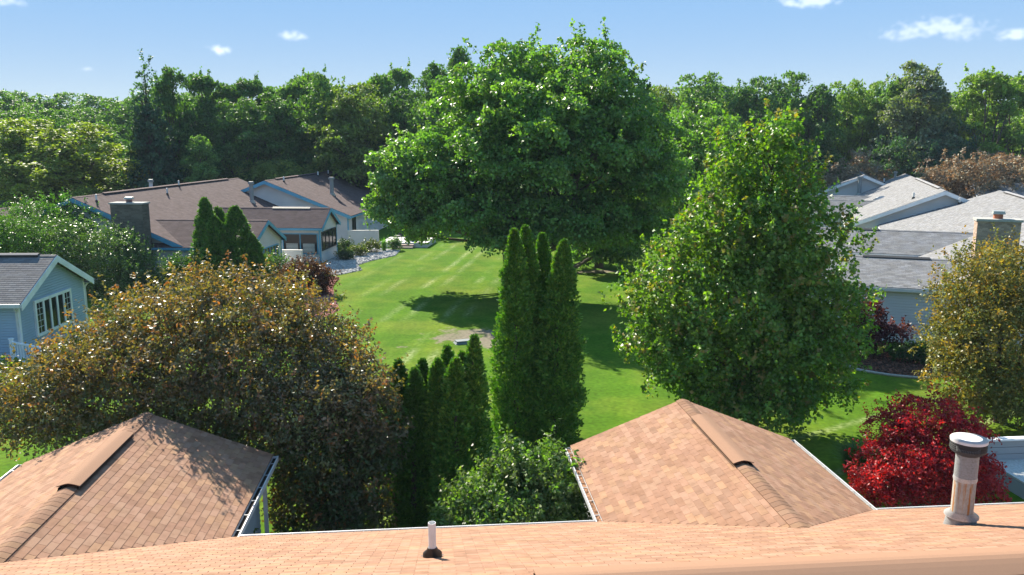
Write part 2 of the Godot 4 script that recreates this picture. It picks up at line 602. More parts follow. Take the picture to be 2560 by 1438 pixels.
	b.box(Vector3(-0.62, 0, -0.36), Vector3(0.62, 0.4, 0.36), Color(0.05, 0.035, 0.025))
	part("soil", b, M.plain, pl)
	b = Build.new()
	for k in 420:
		var p := Vector3(g.randf_range(-0.6, 0.6), 0.41 + g.randf() * 0.12, g.randf_range(-0.34, 0.34))
		var d := unit(g) * 0.06
		var e := d.cross(unit(g)).normalized() * 0.03
		b.quad(p - d, p + e, p + d, p - e, (Color(0.36, 0.19, 0.09) if g.randf() < 0.7 else Color(0.2, 0.2, 0.06)) * g.randf_range(0.5, 1.2))
	part("fallen_leaves", b, M.plain, pl).set_meta("kind", "stuff")
	var sprout := foliage(g, [[Vector3(-0.35, 0.75, -0.1), Vector3(0.25, 0.28, 0.2)]], 40, 12, 0.12, 0.13, 0.05, [Color(0.12, 0.2, 0.04), Color(0.16, 0.22, 0.05)], {"shoots": 0.5})
	part("sprout", sprout, M.shrub_leaf, pl).set_meta("kind", "stuff")
	# board deck with a grey parapet past the crimson maple
	var dk := thing("board_deck", "white board deck behind the flue, shaded by its grey parapet", "deck", Vector3.ZERO, HOUSE_TURN)
	var o := Vector3(15.3, 0.45, -20.7)
	dk.position = Vector3(0, 0, 0)
	for k in 34:
		b = Build.new()
		b.box(o + Vector3(k * 0.15, -0.05, -0.05), o + Vector3(k * 0.15 + 0.142, 0.0, 6.8))
		part("board", b, M.deck_board, dk)
	b = Build.new()
	b.box(o + Vector3(0, -0.45, 0.0), o + Vector3(5.1, -0.06, 6.75))
	part("base", b, M.grey_siding, dk)
	for k in 3:
		b = Build.new()
		b.box(o + Vector3(-0.5, -0.02 + k * 0.2, -0.14), o + Vector3(5.3, 0.165 + k * 0.2, -0.06 + k * 0.004))
		part("parapet_board", b, M.grey_siding, dk)
	b = Build.new()
	b.box(o + Vector3(-0.55, 0.58, -0.2), o + Vector3(5.35, 0.63, 0.02))
	part("parapet_cap", b, M.white_trim, dk)
	for x in [-0.45, 2.4, 5.2]:
		b = Build.new()
		b.box(o + Vector3(x, -0.45, -0.13), o + Vector3(x + 0.1, 0.58, -0.055))
		part("parapet_post", b, M.grey_siding, dk)
	# bright flowers by the blue house's deck
	for q in [[38, 972, Color(0.45, 0.16, 0.6), "purple flower mound below the blue house's deck"], [96, 985, Color(0.75, 0.12, 0.4), "pink flower mound below the blue house's deck"]]:
		var fl := thing("flower_mound", q[3], "flowers", on_ground(q[0], q[1]))
		part("stems", foliage(g, [[Vector3(0, 0.16, 0), Vector3(0.3, 0.14, 0.3)]], 40, 10, 0.1, 0.09, 0.05, [Color(0.06, 0.12, 0.03)], {"floor": 0.03}), M.shrub_leaf, fl).set_meta("kind", "stuff")
		part("blooms", foliage(g, [[Vector3(0, 0.24, 0), Vector3(0.3, 0.12, 0.3)]], 40, 8, 0.08, 0.08, 0.07, [q[2]], {"floor": 0.1, "gain": 1.0}), M.plain, fl).set_meta("kind", "stuff")


# ---------------------------------------------------------------- roofs and walls

func roof_course_field(o: Vector3, x: Vector3, up: Vector3, slope_len: float, l0: float, r0: float, l1: float, r1: float, tab_w: float, expo: float, butt: float, slot: float, g: RandomNumberGenerator, tones: Array, picks: Array = [], detailed := true) -> Build:
	# three-tab shingles laid in half-lapped courses on a sloping quadrilateral; picks receives the full tabs as [transform, tone index]
	var b := Build.new()
	var nn := x.cross(up).normalized()
	var rows := int(ceil(slope_len / expo))
	for j in rows:
		var y0 := j * expo
		var y1 := minf(y0 + expo + 0.012, slope_len)
		var t := (y0 + 0.5 * expo) / slope_len
		var xl := lerpf(l0, l1, minf(t, 1.0))
		var xr := lerpf(r0, r1, minf(t, 1.0))
		var x0 := floorf(xl / tab_w) * tab_w - (0.5 * tab_w if j % 2 else 0.0)
		while x0 < xr:
			var a := maxf(x0, xl)
			var e := minf(x0 + tab_w, xr)
			if e - a > 0.03:
				var tone := g.randi() % tones.size()
				if not picks.is_empty() and e - a > tab_w - 0.001 and y0 + expo < slope_len:
					var place := Transform3D(Basis(x, up, nn), o + x * a + up * y0)
					picks.append([place, tone])
				else:
					tab(b, o, x, up, nn, a + slot * 0.5, e - slot * 0.5, y0, y1, butt, tones[tone] * g.randf_range(0.93, 1.07), detailed)
			x0 += tab_w
	return b


func tab(b: Build, o: Vector3, x: Vector3, up: Vector3, nn: Vector3, a: float, e: float, y0: float, y1: float, butt: float, col: Color, detailed := true) -> void:
	var p := o + x * a + up * y0
	var q := o + x * e + up * y0
	var r := o + x * e + up * y1
	var s := o + x * a + up * y1
	var hi := nn * butt
	var lo := nn * (butt * 0.3)
	b.quad(p + hi, q + hi, r + lo, s + lo, col)
	b.quad(p, q, q + hi, p + hi, col)
	if detailed:
		b.quad(q, r, r + lo, q + hi, col)
		b.quad(s, p, p + hi, s + lo, col)


func lap_wall(b: Build, o: Vector3, x: Vector3, width: float, h: float, expo: float, peak := 0.0, peak_at := 0.5, col := Color.WHITE, lip := 0.045) -> void:
	# overlapping boards on a wall that stands on o and runs along x; outward is x cross up; peak raises a gable above h
	var out := x.cross(Vector3.UP).normalized()
	var top := h + peak
	var rows := int(ceil(top / expo))
	for j in rows:
		var y0 := j * expo
		var y1 := minf(y0 + expo, top)
		var a0 := 0.0; var a1 := width; var c0 := 0.0; var c1 := width
		if y1 > h and peak > 0.0:
			var f0 := clampf((y0 - h) / peak, 0, 1)
			var f1 := clampf((y1 - h) / peak, 0, 1)
			a0 = width * peak_at * f0; a1 = width - width * (1 - peak_at) * f0
			c0 = width * peak_at * f1; c1 = width - width * (1 - peak_at) * f1
		var p := o + x * a0 + Vector3.UP * y0
		var q := o + x * a1 + Vector3.UP * y0
		var r := o + x * c1 + Vector3.UP * y1
		var s := o + x * c0 + Vector3.UP * y1
		var gap := Vector3.UP * minf(0.028, (y1 - y0) * 0.4)
		b.quad(p + out * lip, q + out * lip, r - gap + out * lip * 0.6, s - gap + out * lip * 0.6, col)
		b.quad(s - gap + out * lip * 0.6, r - gap + out * lip * 0.6, r - gap, s - gap, col)
		b.quad(s - gap, r - gap, r, s, col)
		b.quad(p, q, q + out * lip, p + out * lip, col)


func gutter(parent: Node, p: Vector3, q: Vector3, out: Vector3, m: Material, step := 0.61, hangers := true) -> MeshInstance3D:
	# an open trough along p-q: back, floor, front with a rolled lip, and hangers across it
	var b := Build.new()
	var dir := (q - p).normalized()
	var x := Transform3D(Basis(dir, Vector3.UP, dir.cross(Vector3.UP)), p)
	var w := 0.115 * signf(dir.cross(Vector3.UP).dot(out))
	var ln := p.distance_to(q)
	var z0 := minf(0, w); var z1 := maxf(0, w)
	b.box(Vector3(0, -0.11, z0), Vector3(ln, -0.104, z1), Color.WHITE, x)
	b.box(Vector3(0, -0.104, -0.004), Vector3(ln, 0.0, 0.004), Color.WHITE, x)
	b.box(Vector3(0, -0.104, w - 0.005), Vector3(ln, 0.0, w + 0.005), Color.WHITE, x)
	b.box(Vector3(0, 0.0, w - 0.011), Vector3(ln, 0.012, w + 0.011), Color.WHITE, x)
	b.box(Vector3(-0.005, -0.11, z0 - 0.005), Vector3(0, 0.006, z1 + 0.005), Color.WHITE, x)
	b.box(Vector3(ln, -0.11, z0 - 0.005), Vector3(ln + 0.005, 0.006, z1 + 0.005), Color.WHITE, x)
	var o := part("gutter", b, m, parent)
	if hangers:
		var k := 0.3
		while k < ln - 0.1:
			var s := Build.new()
			s.box(Vector3(k, -0.006, z0 + 0.006), Vector3(k + 0.014, 0.0, z1 - 0.012), Color.WHITE, x)
			part("hanger", s, m, o)
			k += step
	return o


func ridge_caps(parent: Node, p: Vector3, q: Vector3, pitch: float, half: float, m: Material, g: RandomNumberGenerator, tones: Array, expo := 0.15, single := true) -> void:
	# bent shingles lapped along a ridge from p to q
	var dir := (q - p).normalized()
	var side := dir.cross(Vector3.UP).normalized()
	var ln := p.distance_to(q)
	var k := 0.0
	var all := Build.new()
	while k < ln - 0.02:
		var b := Build.new() if single else all
		var e := minf(k + expo * 1.25, ln)
		var col: Color = tones[g.randi() % tones.size()] * g.randf_range(0.95, 1.05)
		var prev := Vector3.ZERO; var prev2 := Vector3.ZERO; var started := false
		for j in 7:
			var u := -1.0 + j / 3.0
			var drop := pitch * half * (sqrt(u * u + 0.06) - sqrt(0.06))
			var at := side * (u * half) - Vector3.UP * drop
			var a := p + dir * k + at + Vector3.UP * 0.017
			var c := p + dir * e + at + Vector3.UP * 0.0125
			if started:
				b.quad(prev, a, c, prev2, col)
				b.quad(prev - Vector3.UP * 0.012, a - Vector3.UP * 0.012, a, prev, col)
			if j == 0:
				b.quad(a, c, c - Vector3.UP * 0.012, a - Vector3.UP * 0.012, col)
			if j == 6:
				b.quad(c, a, a - Vector3.UP * 0.012, c - Vector3.UP * 0.012, col)
			prev = a; prev2 = c; started = true
		if single:
			part("cap_shingle", b, m, parent)
		k += expo
	if not single:
		part("cap_shingles", all, m, parent).set_meta("kind", "stuff")


func ridge_vent(parent: Node, p: Vector3, q: Vector3, pitch: float, half: float, cover: Material, dark: Material, lift := 0.075) -> MeshInstance3D:
	# a low arched cover along the ridge on dark louvred edges
	var dir := (q - p).normalized()
	var side := dir.cross(Vector3.UP).normalized()
	var b := Build.new()
	var last := []
	for j in 9:
		var u := -1.0 + j / 4.0
		var y := lift - pitch * half * 0.85 * (sqrt(u * u + 0.08) - sqrt(0.08))
		var row := [p + side * (u * half) + Vector3.UP * y, q + side * (u * half) + Vector3.UP * y]
		if j > 0:
			b.quad(last[0], row[0], row[1], last[1])
			b.quad(last[0] - Vector3.UP * 0.012, last[1] - Vector3.UP * 0.012, row[1] - Vector3.UP * 0.012, row[0] - Vector3.UP * 0.02)
			b.quad(last[0] - Vector3.UP * 0.012, row[0] - Vector3.UP * 0.012, row[0], last[0])
			b.quad(row[1] - Vector3.UP * 0.012, last[1] - Vector3.UP * 0.012, last[1], row[1])
		last = row
	var o := part("ridge_vent", b, cover, parent)
	for s in [-1.0, 1.0]:
		var e := Build.new()
		var y1 := lift - 0.02 - pitch * half * 0.85 * (sqrt(1.08) - sqrt(0.08))
		var y0 := -pitch * half - 0.01
		for k in 3:
			var f := half - 0.012 * k
			var lo := lerpf(y0, y1, k / 3.0); var hi := lerpf(y0, y1, (k + 0.7) / 3.0)
			var a: Vector3 = p + side * (s * f) + Vector3.UP * lo
			var c: Vector3 = q + side * (s * f) + Vector3.UP * lo
			var up := Vector3.UP * (hi - lo)
			if s < 0:
				e.quad(a, a + up, c + up, c)
			else:
				e.quad(a, c, c + up, a + up)
		e.quad(p + side * (s * (half - 0.04)) + Vector3.UP * y0, q + side * (s * (half - 0.04)) + Vector3.UP * y0, q + side * (s * (half - 0.04)) + Vector3.UP * y1, p + side * (s * (half - 0.04)) + Vector3.UP * y1)
		part("louvre", e, dark, o)
	return o


func near_house() -> void:
	var g := RandomNumberGenerator.new()
	g.seed = 11
	var t := thing("tan_roofed_house", "near house roofed in tan shingles with two gabled wings", "house", Vector3.ZERO, HOUSE_TURN)
	var tones := []
	for k in 9:
		var f := lerpf(0.69, 0.91, k / 8.0)
		tones.append(Color(f * g.randf_range(0.97, 1.04), f * g.randf_range(0.97, 1.03), f * g.randf_range(0.93, 1.05)))
	var pitch := 0.4
	var cs := 1.0 / sqrt(1.0 + pitch * pitch)
	var sn := pitch * cs
	var eave := 2.6
	var edge := 13.68
	var crest := 7.28
	# shared tab meshes, one for each tone
	var tab_mesh := []
	for k in tones.size():
		var b := Build.new()
		tab(b, Vector3.ZERO, Vector3.RIGHT, Vector3.UP, Vector3.BACK, 0.003, 0.302, 0, 0.142, 0.009, tones[k])
		tab_mesh.append(b.mesh())
	# main roof: a slope falling away to the yard and one to the street
	var x0 := -15.0; var x1 := 16.0
	var run := edge - crest
	var top_y := eave + pitch * run
	var deck := Build.new()
	deck.slab([Vector3(x1, eave, -edge), Vector3(x0, eave, -edge), Vector3(x0, top_y, -crest), Vector3(x1, top_y, -crest)], Vector3(0, -0.14, 0), tones[2])
	deck.slab([Vector3(x0, eave, -crest + run), Vector3(x1, eave, -crest + run), Vector3(x1, top_y, -crest + 0.001), Vector3(x0, top_y, -crest + 0.001)], Vector3(0, -0.14, 0), tones[2])
	var main := part("main_roof", deck, M.tan_shingle, t)
	var len_main := run / cs
	var f1 := roof_course_field(Vector3(0, eave, -edge), Vector3.LEFT, Vector3(0, sn, cs), len_main, -x1, -x0, -x1, -x0, 0.305, 0.13, 0.009, 0.012, g, tones)
	part("shingle_courses", f1, M.tan_shingle, main).set_meta("kind", "stuff")
	var f2 := roof_course_field(Vector3(0, eave, -crest + run), Vector3.RIGHT, Vector3(0, sn, -cs), len_main, x0, x1, x0, x1, 0.305, 0.13, 0.009, 0.012, g, tones, [], false)
	part("shingle_courses", f2, M.tan_shingle, main).set_meta("kind", "stuff")
	ridge_caps(main, Vector3(x0, top_y, -crest), Vector3(0.9, top_y, -crest), pitch, 0.15, M.tan_shingle, g, tones, 0.15, false)
	ridge_vent(t, Vector3(0.9, top_y, -crest), Vector3(13.5, top_y, -crest), pitch, 0.27, M.tan_granule, M.black_plastic, 0.085)
	# wings
	for w in [[2.90, 7.96, 17.42], [-8.79, -3.63, 17.50]]:
		var a: float = w[0]; var c: float = w[1]; var far: float = w[2]
		var mid := (a + c) * 0.5
		var half := (c - a) * 0.5
		var py := eave + pitch * half
		var near := edge - half
		var s_len := half / cs
		var wd := Build.new()
		wd.slab([Vector3(a, eave, -far), Vector3(a, eave, -edge), Vector3(mid, py, -near), Vector3(mid, py, -far)], Vector3(0, -0.1, 0), tones[1])
		wd.slab([Vector3(c, eave, -edge), Vector3(c, eave, -far), Vector3(mid + 0.001, py, -far), Vector3(mid + 0.001, py, -near)], Vector3(0, -0.1, 0), tones[1])
		var roof := part("wing_roof", wd, M.tan_shingle, t)
		var facing_left := a > 0.0
		var picks := [0]
		var b1 := roof_course_field(Vector3(a, eave, 0), Vector3.BACK, Vector3(cs, sn, 0), s_len, -far, -edge, -far, -near, 0.305, 0.13, 0.009, 0.008, g, tones, picks if facing_left else [])
		var b2 := roof_course_field(Vector3(c, eave, 0), Vector3.FORWARD, Vector3(-cs, sn, 0), s_len, edge, far, near, far, 0.305, 0.13, 0.009, 0.008, g, tones, [] if facing_left else picks)
		picks.remove_at(0)
		picks.sort_custom(func(p, q): return (p[0] as Transform3D).origin.z > (q[0] as Transform3D).origin.z)
		for k in picks.size():
			var pk: Array = picks[k]
			if k < 150:
				var sh := part("shingle", tab_mesh[pk[1]], M.tan_shingle, roof)
				sh.transform = pk[0]
			else:
				var xf: Transform3D = pk[0]
				var into: Build = b1 if facing_left else b2
				tab(into, xf.origin, xf.basis.x, xf.basis.y, xf.basis.z, 0.004, 0.301, 0, 0.142, 0.009, tones[pk[1]])
		part("shingle_courses", b1, M.tan_shingle, roof).set_meta("kind", "stuff")
		part("shingle_courses", b2, M.tan_shingle, roof).set_meta("kind", "stuff")
		ridge_caps(roof, Vector3(mid, py, -near + 0.1), Vector3(mid, py, -13.65), pitch, 0.15, M.tan_granule, g, tones)
		ridge_caps(roof, Vector3(mid, py, -16.2), Vector3(mid, py, -far), pitch, 0.15, M.tan_granule, g, tones)
		ridge_vent(t, Vector3(mid, py, -13.65), Vector3(mid, py, -16.2), pitch, 0.19, M.tan_granule, M.black_plastic)
		# verge boards under the far gable edge
		for s in [-1.0, 1.0]:
			var vb := Build.new()
			var e0 := Vector3(mid + s * half, eave, -far)
			var e1 := Vector3(mid, py, -far)
			vb.slab([e0 + Vector3(0, -0.1, 0.0), e1 + Vector3(0, -0.1, 0.0), e1 + Vector3(0, -0.1, 0.03), e0 + Vector3(0, -0.1, 0.03)] if s < 0 else [e1 + Vector3(0, -0.1, 0.0), e0 + Vector3(0, -0.1, 0.0), e0 + Vector3(0, -0.1, 0.03), e1 + Vector3(0, -0.1, 0.03)], Vector3(0, -0.12, 0))
			part("verge_board", vb, M.white_trim, t)
		# walls
		var wb := Build.new()
		lap_wall(wb, Vector3(a + 0.32, 0, -(far - 0.3)), Vector3.BACK, far - 0.3 - 13.2, 2.5, 0.12)
		lap_wall(wb, Vector3(c - 0.32, 0, -13.2), Vector3.FORWARD, far - 0.3 - 13.2, 2.5, 0.12)
		lap_wall(wb, Vector3(c - 0.32, 0, -(far - 0.3)), Vector3.LEFT, c - a - 0.64, 2.6, 0.12, pitch * (half - 0.35))
		part("wing_siding", wb, M.grey_siding, t).set_meta("kind", "stuff")
		for gs in [gutter(t, Vector3(a, eave - 0.03, -far + 0.04), Vector3(a, eave - 0.03, -edge - 0.02), Vector3.LEFT, M.white_metal), gutter(t, Vector3(c, eave - 0.03, -edge - 0.02), Vector3(c, eave - 0.03, -far + 0.04), Vector3.RIGHT, M.white_metal)]:
			# wet dirt settled in the trough
			var mud := Build.new()
			var gx: float = (a - 0.058) if (gs as MeshInstance3D).mesh.get_aabb().get_center().x < mid else (c + 0.058)
			mud.box(Vector3(gx - 0.048, eave - 0.133, -far + 0.05), Vector3(gx + 0.048, eave - 0.075, -edge - 0.03), Color(0.028, 0.022, 0.018))
			part("gutter_dirt", mud, M.plain, gs)
	for r in [[-15.0, -8.92], [-3.51, 2.77], [8.09, 16.0]]:
		var mg := gutter(t, Vector3(r[0], eave - 0.03, -edge), Vector3(r[1], eave - 0.03, -edge), Vector3.FORWARD, M.white_metal)
		var silt := Build.new()
		silt.box(Vector3(r[0] + 0.01, eave - 0.133, -edge - 0.106), Vector3(r[1] - 0.01, eave - 0.075, -edge - 0.008), Color(0.04, 0.03, 0.024))
		part("gutter_dirt", silt, M.plain, mg)
	var mw := Build.new()
	lap_wall(mw, Vector3(x1 - 0.3, 0, -13.25), Vector3.LEFT, x1 - x0 - 0.6, 2.5, 0.12)
	lap_wall(mw, Vector3(x0 + 0.3, 0, -1.5), Vector3.RIGHT, x1 - x0 - 0.6, 2.5, 0.12)
	lap_wall(mw, Vector3(x0 + 0.3, 0, -13.25), Vector3.BACK, 11.75, 2.6, 0.12, 2.3)
	lap_wall(mw, Vector3(x1 - 0.3, 0, -1.5), Vector3.FORWARD, 11.75, 2.6, 0.12, 2.3)
	part("house_siding", mw, M.grey_siding, t).set_meta("kind", "stuff")
	# litter lying in the gutter of the wing
	var lt := Build.new()
	for k in 700:
		var p := Vector3(2.90 - g.randf_range(0.015, 0.095), eave - 0.074 + g.randf_range(0.0, 0.03), -g.randf_range(13.75, 17.3))
		var d := Vector3(g.randf_range(-1, 1), 0, g.randf_range(-1, 1)).normalized() * g.randf_range(0.02, 0.05)
		var e := d.cross(Vector3.UP) * 0.5
		lt.quad(p - d, p + e, p + d, p - e, Color(0.34, 0.18, 0.10) * g.randf_range(0.4, 1.3))
	part("leaf_litter", lt, M.plain, t).set_meta("kind", "stuff")
	# downspouts at the inner corners
	for q in [Vector3(2.98, 0, -13.62), Vector3(-3.7, 0, -13.75), Vector3(-3.72, 0, -16.9)]:
		var d := Build.new()
		d.box(q + Vector3(-0.04, 0, -0.03), q + Vector3(0.04, eave - 0.14, 0.03))
		part("downspout", d, M.white_metal, t)
	flue(t, Vector3(7.66, eave + pitch * (edge - 10.8), -10.8))
	# plumbing vent: white pipe in a black rubber boot
	var vy := eave + pitch * (edge - 9.72)
	var boot := Build.new()
	boot.tube([Vector3(0, -0.05, 0), Vector3(0, 0.03, 0), Vector3(0, 0.07, 0), Vector3(0, 0.11, 0)], [0.125, 0.12, 0.075, 0.06], 20)
	boot.slab([Vector3(-0.17, 0.07 - 0.07 - 0.04, 0.14), Vector3(0.16, -0.04, 0.15), Vector3(0.14, -0.062, -0.13), Vector3(-0.15, -0.06, -0.12)], Vector3(0, -0.03, 0))
	var bt := part("vent_boot", boot, M.black_rubber, t)
	bt.position = Vector3(-0.12, vy + 0.03, -9.72)
	var pipe := Build.new()
	pipe.tube([Vector3(0, 0.0, 0), Vector3(0, 0.39, 0)], [0.048, 0.048], 24, Color.WHITE, false)
	pipe.tube([Vector3(0, 0.39, 0), Vector3(0, 0.02, 0)], [0.043, 0.043], 24, Color.WHITE, false)
	for k in 24:
		var a0 := TAU * k / 24; var a1 := TAU * (k + 1) / 24
		var d0 := Vector3(cos(a0), 0, sin(a0)); var d1 := Vector3(cos(a1), 0, sin(a1))
		pipe.quad(d0 * 0.043 + Vector3.UP * 0.39, d1 * 0.043 + Vector3.UP * 0.39, d1 * 0.048 + Vector3.UP * 0.39, d0 * 0.048 + Vector3.UP * 0.39)
	part("vent_pipe", pipe, M.white_plastic, bt).position = Vector3(0, 0.05, 0)


func flue(parent: Node, at: Vector3) -> void:
	var b := Build.new()
	b.tube([Vector3(0, -0.2, 0), Vector3(0, 0.16, 0)], [0.285, 0.215], 32, Color.WHITE, false)
	var o := part("flue_flashing", b, M.grey_metal, parent)
	o.position = at
	o.scale = Vector3(0.9, 1.0, 0.9)
	var c := Build.new()
	c.tube([Vector3(0, 0.145, 0), Vector3(0, 0.16, 0), Vector3(0, 0.215, 0)], [0.262, 0.258, 0.175], 32, Color.WHITE, false)
	part("storm_collar", c, M.galvanised, o)
	var p := Build.new()
	p.tube([Vector3(0, 0.1, 0), Vector3(0, 0.74, 0)], [0.168, 0.168], 32)
	part("rusty_pipe", p, M.rusty, o).set_meta("label", "rust streaked galvanised pipe section")
	var q := Build.new()
	q.tube([Vector3(0, 0.70, 0), Vector3(0, 0.72, 0), Vector3(0, 0.735, 0), Vector3(0, 0.76, 0)], [0.174, 0.179, 0.179, 0.174], 32)
	part("pipe_band", q, M.galvanised, o)
	var u := Build.new()
	u.tube([Vector3(0, 0.73, 0), Vector3(0, 1.2, 0)], [0.172, 0.172], 32)
	part("upper_pipe", u, M.grey_metal, o)
	# cap: flared skirt, open wire band and a pale lid
	var s := Build.new()
	s.tube([Vector3(0, 1.10, 0), Vector3(0, 1.16, 0), Vector3(0, 1.19, 0)], [0.175, 0.262, 0.272], 36, Color.WHITE, false)
	part("cap_skirt", s, M.dark_metal, o)
	var wire := Build.new()
	for k in 72:
		var a := TAU * k / 72
		var d := Vector3(cos(a), 0, sin(a)) * 0.27
		var e := Vector3(-sin(a), 0, cos(a)) * 0.006
		wire.quad(d - e + Vector3.UP * 1.18, d + e + Vector3.UP * 1.18, d + e + Vector3.UP * 1.33, d - e + Vector3.UP * 1.33)
	for k in 5:
		wire.tube(ring_points(0.27, 1.2 + k * 0.028, 36), ring_radii(0.004, 36), 4, Color.WHITE, false)
	part("wire_band", wire, M.dark_metal, o)
	var core := Build.new()
	core.tube([Vector3(0, 1.19, 0), Vector3(0, 1.30, 0)], [0.17, 0.17], 32)
	part("inner_pipe", core, M.dark_metal, o)
	var lid := Build.new()
	lid.tube([Vector3(0, 1.30, 0), Vector3(0, 1.335, 0), Vector3(0, 1.342, 0), Vector3(0, 1.352, 0)], [0.276, 0.28, 0.274, 0.19], 40)
	part("cap_lid", lid, M.pale_metal, o)


func ring_points(r: float, y: float, count: int) -> Array:
	var a := []
	for k in count + 1:
		a.append(Vector3(cos(TAU * k / count) * r, y, sin(TAU * k / count) * r))
	return a


func ring_radii(r: float, count: int) -> Array:
	var a := []
	for k in count + 1:
		a.append(r)
	return a


# ---------------------------------------------------------------- the other homes

func rake_board(parent: Node, called: String, p: Vector3, q: Vector3, out: Vector3, depth: float, m: Material) -> void:
	# a board along a roof edge from p to q (top edge), facing out
	var b := Build.new()
	var th := out * 0.035
	var d := Vector3(0, -depth, 0)
	b.quad(p + th + d, q + th + d, q + th, p + th) if (q - p).cross(-d).dot(out) > 0 else b.quad(q + th + d, p + th + d, p + th, q + th)
	b.quad(p, q, q + d, p + d); b.quad(p + th, q + th, q, p)
	b.quad(p + d, q + d, q + th + d, p + th + d)
	b.quad(p, p + th, p + th + d, p + d); b.quad(q, q + d, q + th + d, q + th)
	part(called, b, m, parent)


func window(parent: Node, o: Vector3, x: Vector3, w: float, h: float, panes: int, frame_m: Material, pane_m: Material, bar := 0.05, grille := 0, mullion := true) -> MeshInstance3D:
	# o: lower corner on the wall, x: along the wall; outward is x cross up. Frame bars stand proud, panes sit behind them.
	var out := x.cross(Vector3.UP).normalized()
	var f := Build.new()
	var t := Transform3D(Basis(x, Vector3.UP, out), o)
	f.box(Vector3(-bar, -bar, 0.0), Vector3(w + bar, 0, 0.1), Color.WHITE, t)
	f.box(Vector3(-bar, h, 0.0), Vector3(w + bar, h + bar, 0.1), Color.WHITE, t)
	f.box(Vector3(-bar, 0, 0.0), Vector3(0, h, 0.098), Color.WHITE, t)
	f.box(Vector3(w, 0, 0.0), Vector3(w + bar, h, 0.098), Color.WHITE, t)
	var step := w / panes
	if mullion:
		for k in range(1, panes):
			f.box(Vector3(k * step - bar * 0.5, 0, 0.0), Vector3(k * step + bar * 0.5, h, 0.095), Color.WHITE, t)
	var win := part("window", f, frame_m, parent)
	for k in panes:
		var p := Build.new()
		var half := bar * 0.5 if mullion else 0.0
		var a := k * step + (half if k > 0 else 0.0)
		var b := (k + 1) * step - (half if k < panes - 1 else 0.0)
		p.box(Vector3(a, 0, 0.01), Vector3(b, h, 0.058), Color.WHITE, t)
		part("pane", p, pane_m, win)
		if grille > 0 and (k == 0 or k == panes - 1):
			var q := Build.new()
			for r in range(1, grille):
				q.box(Vector3(a, h * r / grille - 0.008, 0.059), Vector3(b, h * r / grille + 0.008, 0.07), Color.WHITE, t)
			q.box(Vector3((a + b) * 0.5 - 0.008, 0, 0.059), Vector3((a + b) * 0.5 + 0.008, h, 0.069), Color.WHITE, t)
			part("grille", q, frame_m, win)
	return win


